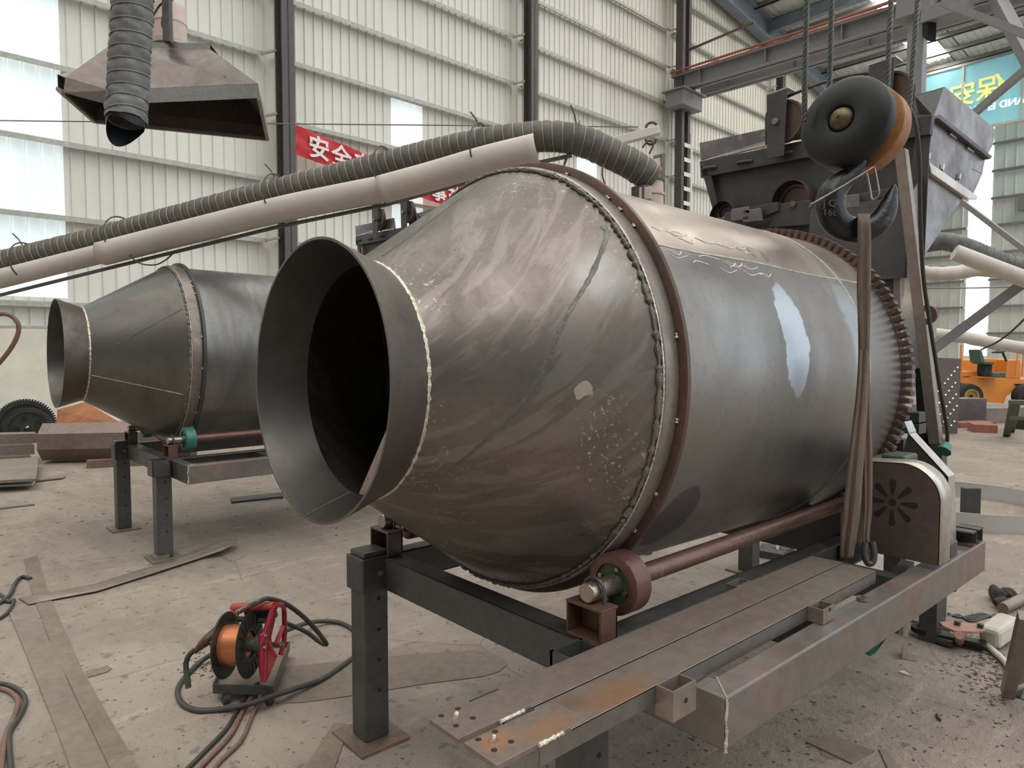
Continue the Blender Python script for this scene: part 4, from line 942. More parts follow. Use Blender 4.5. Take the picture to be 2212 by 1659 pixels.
# rollers and guide brackets under the hopper
for (u, v, r) in ((1712, 436, .115), (1565, 468, .09)):
    c = hx(u, v, XH-.02); disc(c, V((-1, .1, 0)).normalized(), [(-.03, 0), (-.03, r*.7), (-.018, r*.75), (-.018, r*.88), (-.03, r), (-.02, r*1.04), (.02, r*1.04), (.03, r)], M['hbrown'], 'guide_roller', t, 40)
    MB().plate([hx(u-38, v+6, XH-.07), hx(u+42, v-4, XH-.07), hx(u+42, v+50, XH-.07), hx(u-50, v+56, XH-.07)], .012, (-1, 0, 0)).build('roller_bracket', M['hopper'], t, bev=.003)
    MB().cyl(hx(u, v+4, XH-.10), hx(u, v+4, XH-.02), .016, 12).build('roller_pin', M['tyre'], t, True)
for (u0, v0, u1, v1, h) in ((1575, 462, 1690, 438, 40), (1760, 440, 1935, 408, 34)):
    MB().plate([hx(u0, v0, XH-.05), hx(u1, v1, XH-.05), hx(u1, v1+h*.5, XH-.05), hx(u0, v0+h, XH-.05)], .05, (-1, 0, 0)).build('guide_channel', M['hopper'], t, bev=.004)
for (u, v) in ((1604, 452), (1630, 455), (1840, 425)):
    MB().plate([hx(u-22, v+0, XH-.12), hx(u+16, v-6, XH-.12), hx(u+20, v+22, XH-.12), hx(u-24, v+26, XH-.12)], .012, (-1, 0, 0)).build('adjuster_bracket', M['hopperlit'], t, bev=.003)
pl([hx(1690, 474), hx(1940, 436), hx(1940, 452), hx(1690, 494)], M['frame'], 'bottom_angle', .06, (1, 0, 0))
pl([hx(1600, 494), hx(1690, 476), hx(1900, 470), hx(1900, 640), hx(1780, 640)], M['dark'], 'bottom_plate', .006, (1, 0, 0))
hop = t
# tower of rails that carries the hopper
t = thing('hopper_tower', 'tall narrow tower of leaning grey rails right of the drum gear', 'hopper tower', (3.95, 1.3, 0))
XT = 3.78
def tb(u0, v0, u1, v1, wpx, m, name, x=XT, dep_=.05):
    b = MB(); a = atx(u0, v0, x); c = atx(u1, v1, x); r = wpx*((a-EYE).dot(FW))/F; b.bar(a, c, r, dep_, (1, 0, 0)); return b.build(name, m, t, bev=.003)
tb(1947, 325, 2022, 958, 22, M['top'], 'leaning_rail', 3.70)
tb(1938, 425, 1946, 930, 14, M['top'], 'upright_rail', 3.80)
tb(1918, 430, 1918, 960, 40, M['frame'], 'upright_post', 3.95, .12)
tb(1994, 780, 2004, 990, 24, M['black'], 'lower_post', 3.95, .08)
b = MB().plate([atx(1962, 512, 3.74), atx(1990, 700, 3.74), atx(1997, 795, 3.74), atx(1962, 796, 3.74), atx(1948, 690, 3.74)], .004, (1, 0, 0)); b.build('web_plate', M['hoodlit'], t)
for (u, v) in ((1985, 905), (1985, 930)):
    b = MB().box(atx(u, v, 3.72)-V((0, .0, .02)), atx(u, v, 3.72)+V((.10, .14, .03))); b.build('spacer_channel', M['dark'], t, bev=.003)
b = MB().rev([(0, .02), (0, .045), (.02, .045), (.02, .02)], 24, ax=(0, 0, 0)); b.xf(Matrix.Translation(atx(2001, 680, 3.68))); b.build('cable_ring', M['rustleg'], t, True)
for (u, w_) in ((1940, 0), (2022, 0)):
    p = atx(u, 955, 3.95); MB().bar((p.x, p.y, 0.0), (p.x, p.y, p.z+.02), .08, .08, (1, 0, 0)).build('foot_post', M['dark'], t)
b = MB(); b.tube(catmull([at(1962, 225, 2.75), at(1978, 270, 2.75), at(1986, 350, 2.8), at(1988, 480, 2.9), at(1995, 600, 3.0), at(2012, 720, 3.1), at(2033, 850, 3.2), at(2046, 930, 3.3), at(2045, 975, 3.35)], 8), .0085, 10)
tag(b.build('control_cable', M['rubber'], None, True), 'long black cable drooping past the tower from the hook block', 'cable')
# the second machine's hopper, farther away
def far_hopper():
    WM['loading_hopper.001'] = Matrix.Translation((hop.location.x+.13, hop.location.y+4.62, hop.location.z+.08))
    o = dup(hop, (hop.location.x+.13, hop.location.y+4.62, hop.location.z+.08), 0, 'small-looking dark hopper with two sheaves between the left column and the big cone', 'hopper')
    ps = at(840, 520, 7.75); MB().box((ps.x+.1, ps.y-.05, 0), (ps.x+.2, ps.y+.05, 2.45)).build('support_post', M['dark'], o)
    return o
far_hopper()
MB().box((3.0, 1.28, .60), (3.05, 2.34, .80)).build('cross_plate', M['dark'], fr)

# ------------------------------------------------------------------ ribbed fume hoses
def hose(t, P, R, pitch, m, mw, wr=.004, wrinkle=.05, seed=0, n=22):
    P = [V(p) for p in P]; ln = sum((b_-a_).length for a_, b_ in zip(P, P[1:]))
    # resample evenly
    step = pitch/7; out = [P[0]]; acc = 0
    for a_, b_ in zip(P, P[1:]):
        d = (b_-a_).length
        if d < 1e-9: continue
        k = step-acc
        while k <= d: out.append(a_.lerp(b_, k/d)); k += step
        acc = d-(k-step)
    fr_ = frames(out); b = MB(); rings = []; rnd = random.Random(seed)
    def prof(i, th):
        ph = (i*step/pitch-th/(2*pi)) % 1.0
        return 1+.055*sin(pi*ph)+wrinkle*.5*sin(5*th+i*.31+2*sin(i*.12))*sin(pi*ph)+wrinkle*.25*sin(9*th-i*.7)*sin(pi*ph)
    for i, (p, (tt, a_, c_)) in enumerate(zip(out, fr_)):
        rings.append([b.b.verts.new(p+(a_*cos(2*pi*k/n)+c_*sin(2*pi*k/n))*R*prof(i, 2*pi*k/n)) for k in range(n)])
    for A, B_ in zip(rings, rings[1:]):
        for k in range(n): b.face([A[k], A[(k+1) % n], B_[(k+1) % n], B_[k]])
    hz = b.build('hose_cloth', m, t, True)
    W = []; tot = (len(out)-1)*step; N = int(tot/pitch*20)
    for j in range(N):
        s_ = j/N*(len(out)-1); i = int(s_); tt, a_, c_ = fr_[i]; p = out[i].lerp(out[min(i+1, len(out)-1)], s_-i); th = 2*pi*(s_*step/pitch)
        W.append(p+(a_*cos(th)+c_*sin(th))*(R+wr*.9))
    MB().tube(W, wr, 6).build('spiral_wire', mw, t, True)
    return out
HPATH = [(-70, 592, 6.1), (0, 570, 6.0), (120, 541, 5.95), (250, 508, 5.85), (400, 467, 5.7), (600, 415, 5.5), (760, 376, 5.35), (900, 341, 5.2), (1010, 316, 5.05), (1100, 301, 4.95), (1180, 295, 4.9), (1235, 299, 4.88), (1290, 318, 4.9), (1345, 345, 4.92), (1385, 368, 4.95), (1408, 388, 4.98)]
t = thing('fume_hose', 'long grey ribbed fume hose arching over the big drum, bound to a half pipe', 'duct hose', at(1408, 392, 4.98))
hp = catmull([at(*q) for q in HPATH], 10); hose(t, hp, .100, .066, M['hose'], M['wire'], .0042, .06)
# half pipe trough below the hose
t2 = thing('half_pipe', 'pale grey half pipe sagging under the long ribbed hose', 'half pipe', at(600, 466, 5.4))
def trough(C, R, name, seed=0, a0=-100, a1=62):
    P = catmull([at(*q) for q in C], 8); b = MB(); rings = []
    for i, p in enumerate(P):
        tt = (P[min(i+1, len(P)-1)]-P[max(0, i-1)]).normalized(); toc = (EYE-p); toc = (toc-tt*toc.dot(tt)).normalized(); upv = (V((0, 0, 1))-tt*tt.z); upv = (upv-toc*upv.dot(toc)).normalized()
        rings.append([b.b.verts.new(p+(toc*cos(radians(a0+(a1-a0)*k/16))+upv*sin(radians(a0+(a1-a0)*k/16)))*R) for k in range(17)])
    for A, B_ in zip(rings, rings[1:]):
        for k in range(16): b.face([A[k], A[k+1], B_[k+1], B_[k]])
    o = b.build(name, M['pvc'], t2, True); q = o.modifiers.new('solid', 'SOLIDIFY'); q.thickness = .006; return o
trough([(-70, 618, 6.0), (0, 601, 5.9), (120, 571, 5.85), (230, 544, 5.75)], .078, 'pipe_section')
trough([(222, 546, 5.7), (400, 501, 5.55), (600, 452, 5.35), (720, 427, 5.25), (829, 406, 5.15)], .096, 'pipe_section')
trough([(826, 407, 5.1), (930, 379, 5.0), (1045, 346, 4.88), (1160, 318, 4.8)], .100, 'pipe_section')
b = MB(); q = [at(-70, 655, 5.95), at(220, 583, 5.75), at(600, 490, 5.4), at(830, 443, 5.2), at(1160, 352, 4.9), at(1235, 336, 4.88)]
for a_, c_ in zip(q, q[1:]): b.bar(a_, c_, .035, .02)
b.build('carrier_angle', M['column'], t2)
def tie(u, v, d, lab_seed, dr=.118, tail=0):
    p = at(u, v, d); i = min(range(len(hp)), key=lambda k: (hp[k]-p).length); tt = (hp[min(i+2, len(hp)-1)]-hp[max(0, i-2)]).normalized(); c = hp[i]+V((0, 0, -.035))+(EYE-hp[i]).normalized()*.075
    a_ = (V((0, 0, 1))-tt*tt.z).normalized(); r_ = tt.cross(a_); b = MB()
    b.tube([c+tt*(.02*sin(th_))+(r_*cos(th_)*(dr+.085)+a_*sin(th_)*(dr+.050)) for th_ in [2*pi*k/30 for k in range(31)]], .0062, 6)
    if tail: b.tube([c+a_*(dr+.04), c+a_*(dr+.09)-tt*.02, c+a_*(dr+.15)-tt*.06], .006, 6)
    b.build('binding_wire', M['column'], t2, True)
for k, (u, v, d, dr, tl) in enumerate(((62, 556, 5.98, .105, 1), (272, 505, 5.85, .118, 0), (592, 420, 5.5, .118, 1), (824, 362, 5.25, .118, 0), (1042, 312, 5.0, .118, 1), (1236, 299, 4.88, .10, 1))): tie(u, v, d, k, dr, tl)
b = MB(); b.tube(catmull([at(268, 520, 5.6), at(276, 545, 5.6), at(300, 568, 5.6), at(335, 572, 5.6), at(360, 560, 5.6), at(378, 543, 5.6), at(386, 542, 5.6)], 6), .006, 6); b.build('loose_wire', M['column'], t2, True)
# jib arm with hooks, fan and duct mast
t = thing('fume_fan', 'dusty cream cylindrical fan unit with motor box under the ribbed hose end', 'extractor fan', V((at(1404, 440, 5).x, at(1404, 440, 5).y, 0)))
fc = at(1402, 420, 5.0)
def vcyl(p, r, z0, z1, m, name, par, prof=None, n=40):
    pr = prof or [(z0, 0), (z0, r), (z1, r), (z1, 0)]; b = MB().rev(pr, n, closed=False); b.xf(Matrix.Rotation(-pi/2, 4, 'Y')); b.xf(Matrix.Translation((p.x, p.y, 0))); return b.build(name, m, par, True)
zt = at(1402, 388, 5.0).z
vcyl(fc, .1, 0, 0, M['barrel'], 'fan_casing', t, [(zt-.55, 0), (zt-.55, .105), (zt-.42, .105), (zt-.115, .100), (zt-.115, .108), (zt-.10, .108), (zt-.10, .10), (zt-.02, .098), (zt, .095), (zt, 0)])
vcyl(fc, .1, 0, 0, M['dark'], 'clamp_band', t, [(zt-.018, .098), (zt-.018, .106), (zt-.005, .106), (zt-.005, .098)])
vcyl(fc, .05, 0.0, zt-.55, M['frame'], 'mast', t)
MB().box(fc+V((-.14, -.06, -.10)), fc+V((-.08, .05, .04)), None).build('bracket_box', M['guard'], t, bev=.006)
pb = at(1394, 417, 4.87); MB().bar(pb+V((.05, .04, 0)), pb, .085, .085).build('motor_box', M['pvc'], t, bev=.006)
b = MB(); b.bar(at(1432, 334, 5.05), at(1430, 470, 5.05), .035, .03, tuple(RT)); b.bar(at(1412, 340, 5.05), at(1436, 334, 5.05), .02, .02); b.build('support_bracket', M['top'], t)
t = thing('jib_arm', 'short pale square jib arm sticking out behind the hose bend', 'support arm', at(1425, 284, 5.05))
MB().bar(at(1240, 330, 5.15), at(1424, 281, 5.05), .062, .06).build('arm', M['panel'], t, bev=.004)
b = MB(); c = at(1408, 277, 5.05); b.tube([c+RT*(.042*cos(a_))+UP*(.042*sin(a_)) for a_ in [(-.4+3.8*k/14) for k in range(15)]], .010, 8); b.build('ring_hook', M['rustleg'], t, True)
b = MB(); c = at(1406, 303, 5.05); b.tube([c+RT*(.035*cos(a_))+UP*(.03*sin(a_)) for a_ in [(2.9+3.6*k/14) for k in range(15)]], .009, 8); b.build('ring_hook', M['rustleg'], t, True)
b = MB(); b.tube(catmull([at(1388, 319, 5.0), at(1397, 307, 5.0), at(1404, 304, 5.0), at(1411, 312, 5.0), at(1403, 332, 5.0)], 5), .007, 8); b.build('wire_hook', M['rustleg'], t, True)
b = MB(); b.tube(catmull([at(1303, 355, 4.8), at(1301, 375, 4.8), at(1304, 390, 4.8), at(1307, 397, 4.8)], 5), .006, 6); tag(b.build('wire_end', M['column'], None, True), 'short wire tail hanging down below the hose bend', 'wire')

# ------------------------------------------------------------------ canopy hood at upper left
t = thing('fume_hood', 'brown sheet-metal fume canopy with bright front lip hanging at upper left', 'fume hood', at(350, 200, 6))
A_ = at(137, 200, 5.85); B_ = at(232, 226, 6.0); C_ = at(559, 212, 5.95); D_ = at(578, 301, 7.0); E_ = at(205, 263, 6.7); Z_ = at(125, 192, 5.95)
a1 = at(141, 168, 5.87); b1 = at(235, 196, 6.0); c1_ = at(556, 181, 5.95)
tl = at(236, 100, 6.35); tr = at(454, 107, 6.35); tl2 = at(236, 88, 6.35); tr2 = at(454, 96, 6.35)
bl = at(300, 130, 7.0); br_ = at(480, 130, 7.1); D1 = D_+V((0, 0, .13)); E1 = E_+V((0, 0, .13)); Z1 = Z_+V((0, 0, .12))
def sheet(P, m, name): 
    b = MB(); b.plate(P, .004); return b.build(name, m, t)
sheet([a1, b1, tl], M['hood'], 'front_panel'); sheet([b1, c1_, tr, tl], M['hood'], 'front_panel')
sheet([A_, B_, b1, a1], M['hood'], 'front_lip'); sheet([B_, C_, c1_, b1], M['hoodlit'], 'front_lip')  # right lip gets a brighter copy, its glimmer put into the colour
sheet([c1_, D1, br_, tr], M['hood'], 'end_panel'); sheet([Z1, a1, tl, bl, E1], M['hood'], 'end_panel'); sheet([E1, D1, br_, bl], M['hood'], 'rear_panel')
sheet([tl, tr, tr2, tl2], M['hoodlit'], 'top_flange'); sheet([tl2, tr2, br_, bl], M['hood'], 'top_panel')
for p, q in ((C_, D_), (D_, E_), (E_, Z_), (Z_, A_)): MB().bar(p, q, .03, .03).build('rim_angle', M['top'], t)
sheet([C_, D_, D1, c1_], M['hood'], 'end_lip'); sheet([E_, D_, D1, E1], M['hood'], 'rear_lip'); sheet([Z_, E_, E1, Z1], M['hood'], 'end_lip')
MB().cyl(at(486, 166, 5.9), at(486, 166, 5.96), .010, 12).build('rivet', M['bright'], t)
hb_ = at(363, 95, 6.3); MB().bar(at(363, 92, 6.3), V((at(363, 92, 6.3).x, at(363, 92, 6.3).y, 9.5)), .07, .06, tuple(RT)).build('hanger_bar', M['column'], t)
t = thing('ceiling_fan_unit', 'cream cylindrical fan casing above the hanging canopy', 'extractor fan', at(366, 90, 6.8))
fc = at(366, 90, 6.8); zb = fc.z-.05; zt = at(366, 18, 6.8).z
vcyl(fc, .1, 0, 0, M['barrel'], 'fan_casing', t, [(zb, 0), (zb, .158), (zb+.05, .163), (zb+.055, .157), (zb+.2, .157), (zb+.205, .164), (zb+.225, .164), (zb+.23, .157), (zt, .150), (zt, 0)])
vcyl(fc, .04, zt, 9.5, M['column'], 'hanger_rod', t)
MB().box(fc+V((-.22, -.02, .05)), fc+V((-.12, .12, .27))).build('motor_box', M['barrel'], t, bev=.01)
b = MB(); b.tube(catmull([at(330, 35, 6.5), at(345, 12, 6.5), at(358, 5, 6.45), at(350, 45, 6.4), at(352, 60, 6.4)], 6), .010, 8); b.build('power_cord', M['rubber'], t, True)
t = thing('hanging_hose', 'thick wrinkled grey hose hanging open-ended in front of the canopy', 'duct hose', at(272, 270, 4.75))
hose(t, catmull([at(272, 262, 4.72), at(276, 200, 4.75), at(282, 100, 4.75), at(287, 0, 4.75), at(290, -120, 4.8), at(290, -260, 4.9)], 10), .122, .088, M['hose2'], M['cable_grey'], .005, .10, 3, 26)
b = MB(); pe = at(272, 262, 4.72); n = 26; rr0 = []; rr1 = []
ax_ = (at(276, 200, 4.75)-pe).normalized(); aa = (EYE-pe); aa = (aa-ax_*aa.dot(ax_)).normalized(); cc = ax_.cross(aa)
for k in range(n):
    th_ = 2*pi*k/n; d = aa*cos(th_)+cc*sin(th_); dn = -.05-.035*sin(2*th_+.6)-.03*cos(th_+2.6)-.03*(cos(th_) < 0)
    rr0.append(b.b.verts.new(pe+d*.120)); rr1.append(b.b.verts.new(pe+d*.112+ax_*dn))
for k in range(n): b.face([rr0[k], rr0[(k+1) % n], rr1[(k+1) % n], rr1[k]])
b.build('torn_inner_liner', M['black'], t, True)

# ------------------------------------------------------------------ right background: more fume arms
t = thing('fume_hose', 'distant grey hose on a pale half pipe sloping down at the right edge', 'duct hose', at(2060, 530, 12))
hose(t, catmull([at(1990, 528, 12.5), at(2040, 522, 12.3), at(2090, 535, 12.1), at(2150, 560, 12), (at(2290, 612, 11.8))], 8), .15, .12, M['hose2'], M['cable_grey'], .006, .05, 5, 14)
b = MB().tube([at(2062, 545, 11.8), at(2130, 571, 11.7), at(2290, 632, 11.5)], .135, 16); b.build('half_pipe', M['pvc'], t, True)
t = thing('fume_hose', 'distant nearly level cream hose below the sloping one, tied with wire', 'duct hose', at(2060, 590, 13))
b = MB().tube(catmull([at(1985, 588, 13), at(2020, 592, 13), at(2060, 590, 13), at(2110, 583, 13), at(2190, 586, 13), at(2290, 600, 13)], 6), [.13]*31, 14, prof=lambda i, th: 1+.06*sin(i*1.3)); b.build('hose_cloth', M['pvc'], t, True)
t = thing('fume_hose', 'lowest distant pale hose sloping above the orange roller', 'duct hose', at(2110, 730, 16))
b = MB().tube(catmull([at(2020, 722, 16.5), at(2080, 728, 16.3), at(2150, 742, 16), at(2290, 765, 15.5)], 6), [.14]*19, 14, prof=lambda i, th: 1+.05*sin(i*1.7)); b.build('hose_cloth', M['pvc'], t, True)
b = MB().tube(catmull([at(2120, 755, 11), at(2160, 735, 10.5), at(2212, 690, 10), at(2290, 600, 9.5)], 6), .014, 8); tag(b.build('overhead_cable', M['rubber'], None, True), 'dark cable rising to the right edge above the orange roller', 'cable')
b = MB().tube(catmull([at(1990, 622, 18), at(2100, 622, 18), at(2290, 617, 18)], 6), .02, 8); tag(b.build('span_wire', M['cable_grey'], None, True), 'taut dark wire across the far daylight strip', 'wire')

# ------------------------------------------------------------------ orange road roller
RD = 17.3
t = thing('road_roller', 'orange ride-on road machine with green seat parked in the right background', 'road machine', atz(2150, 882, 0))
def rp(u, v, d=RD): return at(u, v, d)
def oplate(P, m, name, d=RD, th=.9): return MB().plate([rp(u, v, d) for u, v in P], th, tuple((FW*V((1, 1, 0))).normalized())).build(name, m, t, bev=.02)
oplate([(2072, 815), (2200, 818), (2260, 818), (2260, 846), (2190, 846), (2175, 855), (2166, 879), (2112, 877), (2105, 846), (2098, 835), (2074, 828)], M['orangep'], 'lower_body')
oplate([(2095, 800), (2099, 778), (2128, 774), (2136, 774), (2175, 776), (2175, 817), (2090, 817)], M['orangep'], 'engine_cover', RD+.35, .5)
oplate([(2076, 802), (2112, 802), (2114, 812), (2074, 815)], M['orangep'], 'rear_fender')
oplate([(2175, 777), (2205, 777), (2205, 818), (2172, 818)], M['orangep'], 'console')
def wheel(u, v, d, r, lab, w_=.5):
    c = rp(u, v, d); c = V((c.x, c.y, r)); z = V((RT.y, -RT.x, 0)).normalized(); z = -V((FW.x, FW.y, 0)).normalized()
    wz = disc(c, z, [(-w_/2, 0), (-w_/2, r*.55), (-w_/2, r*.62), (-w_*.1, r*.98), (w_*.3, r), (w_/2, r*.93), (w_/2, r*.60), (w_*.42, r*.56), (w_*.42, 0)], M['tire'], 'wheel', t, 36)
    disc(c+z*(w_*.43), z, [(.02, 0), (.02, r*.16), (-.0, r*.2), (-.0, r*.45), (.06, r*.5), (.06, r*.56), (0, r*.58)], lab, 'rim', wz, 28)
    disc(c+z*(w_*.46), z, [(.01, 0), (.01, r*.16), (0, r*.16)], M['hole'], 'hub', wz, 18)
wheel(2084, 860, RD-.1, .31, M['yrim']); wheel(2212, 862, RD-.05, .30, M['hoodlit'], .4)
MB().bar(rp(2100, 878, RD+.5)+V((0, 0, -.0)), rp(2230, 882, RD+.5), .5, .10).build('axle_frame', M['greybeam'], t)
def obar(P, m, name, r=.02):
    return MB().tube([rp(*p) for p in P], r, 8).build(name, m, t, True)
obar([(2076, 745, RD), (2076, 818, RD)], M['orangep'], 'handrail'); obar([(2194, 812, RD-.1), (2200, 748, RD-.1), (2206, 744, RD-.1), (2212, 750, RD-.1), (2208, 812, RD-.1)], M['orangep'], 'handrail')
oplate([(2114, 755), (2121, 755), (2128, 780), (2124, 786), (2118, 782)], M['green'], 'seat_back', RD-.3, .4); oplate([(2124, 780), (2150, 782), (2148, 788), (2124, 787)], M['green'], 'seat', RD-.3, .4)
oplate([(2128, 787), (2145, 788), (2142, 814), (2126, 814)], M['tire'], 'seat_pedestal', RD-.2, .3); oplate([(2144, 805), (2173, 804), (2173, 815), (2144, 815)], M['green'], 'step_mat', RD-.35, .4)
MB().bar(rp(2151, 762, RD-.3), rp(2178, 754, RD-.3), .3, .025).build('steering_wheel', M['tire'], t); obar([(2166, 762, RD-.3), (2174, 780, RD-.3)], M['tire'], 'steering_column', .025)
oplate([(2193, 829), (2212, 829), (2212, 832), (2193, 832)], M['hole'], 'vent_slot', RD-.03, .03)

# clutter in front of it
b = MB().plate([atz(2015, 938, 0), atz(2065, 936, 0), atz(2068, 936, 0)+V((0, 0, 1.3)), atz(2015, 938, 0)+V((0, 0, 1.32))], .03); pp = tag(b.build('perforated_plate', M['guard']), 'brown perforated steel sheet standing left of the orange roller', 'steel sheet')
pc = [atz(2015, 938, 0), atz(2066, 936, 0)]
for r_ in range(6):
    for k in range(7):
        fx = .12+.13*k+.05*r_; fz = 1.22-.20*r_-.075*(7-k)*.9
        if fx > .95 or fz < .1: continue
        c = pc[0].lerp(pc[1], fx)+V((0, 0, fz))-(FW*V((1, 1, 0))).normalized()*.035; MB().cyl(c, c+V((-.006, -.006, 0)), .014, 10).build('glowing_hole', M['light'], pp)  # glowing discs stand in for light through the holes
def slab(u0, v0, u1, v1, dz, dep_, m, name, lab, cat, z=0):
    a_ = atz(u0, v0, z); c_ = atz(u1, v1, z); n_ = V((-(c_-a_).y, (c_-a_).x, 0)).normalized()
    if n_.dot(FW) < 0: n_ = -n_
    b = MB().plate([a_, c_, c_+n_*dep_, a_+n_*dep_], dz, (0, 0, 1)); return tag(b.build(name, m, None, False, .004), lab, cat)
slab(2067, 916, 2130, 916, .50, .3, M['hopperlit'], 'steel_crate', 'grey flat-sided steel crate between perforated sheet and trestle', 'crate')
slab(2103, 934, 2155, 936, .14, .5, M['redtube'], 'red_oxide_beam', 'short red-oxide box beam lying on the floor before the orange roller', 'steel beam')
slab(2075, 925, 2150, 923, .10, .3, M['redtube'], 'red_oxide_beam', 'longer red-oxide flat beam just behind the short one', 'steel beam')
slab(2130, 915, 2240, 912, .30, .8, M['top'], 'steel_offcut_stack', 'dull stack of steel offcuts behind the olive trestle', 'steel stack')
slab(2066, 905, 2240, 900, .22, 1.2, M['greybeam'], 'steel_plate_stack', 'wide grey plate stack under the orange roller', 'steel stack')
slab(2186, 926, 2260, 932, .22, .5, M['tire'], 'dark_scrap_bundle', 'dark scrap bundle at the right edge behind the trestle', 'scrap')
t = thing('trestle', 'olive green trestle standing at the right edge before the orange roller', 'trestle', atz(2180, 942, 0))
MB().bar(at(2180, 868, 10.6), at(2290, 872, 10.2), .22, .06).build('top_board', M['olive'], t, bev=.005)
for p, q in ((at(2189, 870, 10.5), atz(2174, 942, 0)), (at(2196, 870, 10.7), atz(2184, 932, 0))): MB().bar(p, q, .10, .05).build('leg', M['olive'], t, bev=.004)
MB().bar(at(2182, 903, 10.5), at(2290, 906, 10.3), .06, .05).build('stretcher', M['olive'], t)
t = thing('rolled_ring', 'silver rolled steel ring lying on the floor at the right edge', 'steel ring', atz(2235, 1120, 0))
c = atz(2222, 1118, 0); R_ = 0.78
c = atz(2210, 1155, 0)+V((FW.x, FW.y, 0)).normalized()*R_
b = MB().rev([(.0, R_-.012), (.0, R_), (.15, R_), (.15, R_-.012)], 90); b.xf(Matrix.Rotation(-pi/2, 4, 'Y')); b.xf(Matrix.Translation(c)); b.build('band', M['silver'], t, True)
slab(2082, 1118, 2118, 1118, .26, .06, M['hopper'], 'formed_channel', 'dark formed channel end standing inside the silver ring', 'steel channel')
for (P, lab) in (([(1640, 1193), (1700, 1205), (1688, 1213), (1634, 1203)], 'dark flat bar offcut on the floor seen under the roller shaft'), ([(1643, 1187), (1676, 1190), (1676, 1198), (1643, 1198)], 'short dark angle offcut behind the flat bar under the shaft'), ([(1683, 1193), (1714, 1188), (1716, 1196), (1690, 1206)], 'crossed dark offcut right of the flat bar under the shaft')):
    b = MB().plate([atz(u, v, .0) for u, v in P], .05, (0, 0, 1)); tag(b.build('bar_offcut', M['dark']), lab, 'steel offcut')

# ------------------------------------------------------------------ floor pieces in the foreground
def flat(P, th, m, name, lab, cat, z=.0, bev=0):
    b = MB().plate([atz(u, v, z) for u, v in P], th, (0, 0, 1)); return tag(b.build(name, m, None, False, bev), lab, cat)
# bent strip lifted at its far end
up_ = [(40, 1291), (110, 1279), (200, 1262), (330, 1222), (430, 1186), (470, 1168), (515, 1164)]; lo_ = [(62, 1305), (120, 1293), (210, 1276), (330, 1238), (440, 1202), (480, 1188), (512, 1172)]
b = MB(); A = []
for i, (p, q) in enumerate(zip(up_, lo_)):
    z = .010+.018*(i/6.0) + (.03 if i >= 5 else 0)
    A.append([b.b.verts.new(atz(*p, z)), b.b.verts.new(atz(*q, z))])
for r, s_ in zip(A, A[1:]): b.face([r[0], r[1], s_[1], s_[0]])
o = b.build('steel_strip', M['strip'], None, True); q = o.modifiers.new('solid', 'SOLIDIFY'); q.thickness = .004; tag(o, 'long thin bent grey steel strip crossing over two others, its far end curled up', 'steel strip')
flat([(18, 1322), (64, 1310), (117, 1405), (172, 1533), (250, 1700), (165, 1700), (132, 1604), (61, 1426)], .007, M['strip'], 'steel_strip', 'leftmost of two wide flat strips running to the bottom edge, smoother and paler', 'steel strip')
flat([(51, 1210), (80, 1201), (101, 1273), (129, 1340), (178, 1450), (251, 1579), (320, 1700), (256, 1700), (176, 1533), (111, 1395), (70, 1285)], .006, M['strip2'], 'steel_strip', 'dusty rough wide strip right beside the paler one, running to the bottom edge', 'steel strip')
flat([(600, 1444), (760, 1427), (900, 1414), (1010, 1407), (1060, 1410), (1090, 1424), (1094, 1438), (1078, 1452), (1040, 1463), (920, 1478), (760, 1504), (650, 1519), (600, 1520), (580, 1513)], .004, M['strip'], 'rounded_plate', 'large thin steel plate with a rounded end lying behind the front left leg', 'steel plate')
flat([(722, 1563), (756, 1567), (712, 1690), (640, 1690)], .005, M['strip2'], 'steel_plate', 'narrow plate at the bottom edge left of the front leg base plate', 'steel plate')
flat([(186, 1451), (233, 1440), (240, 1446), (232, 1453), (190, 1465)], .006, M['strip'], 'steel_offcut', 'small pale offcut beside the dusty strip', 'steel offcut')
flat([(329, 1203), (361, 1200), (366, 1209), (332, 1214)], .035, M['strip'], 'packing_block', 'small stack of two packing plates beneath the background frame leg', 'packing block')
flat([(498, 1079), (610, 1067), (612, 1076), (500, 1088)], .02, M['dark'], 'drilled_bar', 'dark drilled bar lying on the floor left of the drum mouth', 'steel bar')
flat([(1742, 1605), (1840, 1652), (1888, 1625), (1800, 1590)], .006, M['strip2'], 'steel_plate', 'thin square plate lying on the floor at the bottom right', 'steel plate')
flat([(1898, 1620), (1930, 1690), (1965, 1690), (1915, 1622)], .006, M['strip'], 'steel_plate', 'rust-brown narrow plate at the bottom edge right of the square plate', 'steel plate')
flat([(0, 1098), (75, 1090), (75, 1092), (0, 1101)], .008, M['column'], 'steel_bar', 'thin dark rod lying on the floor at the left edge', 'steel bar')
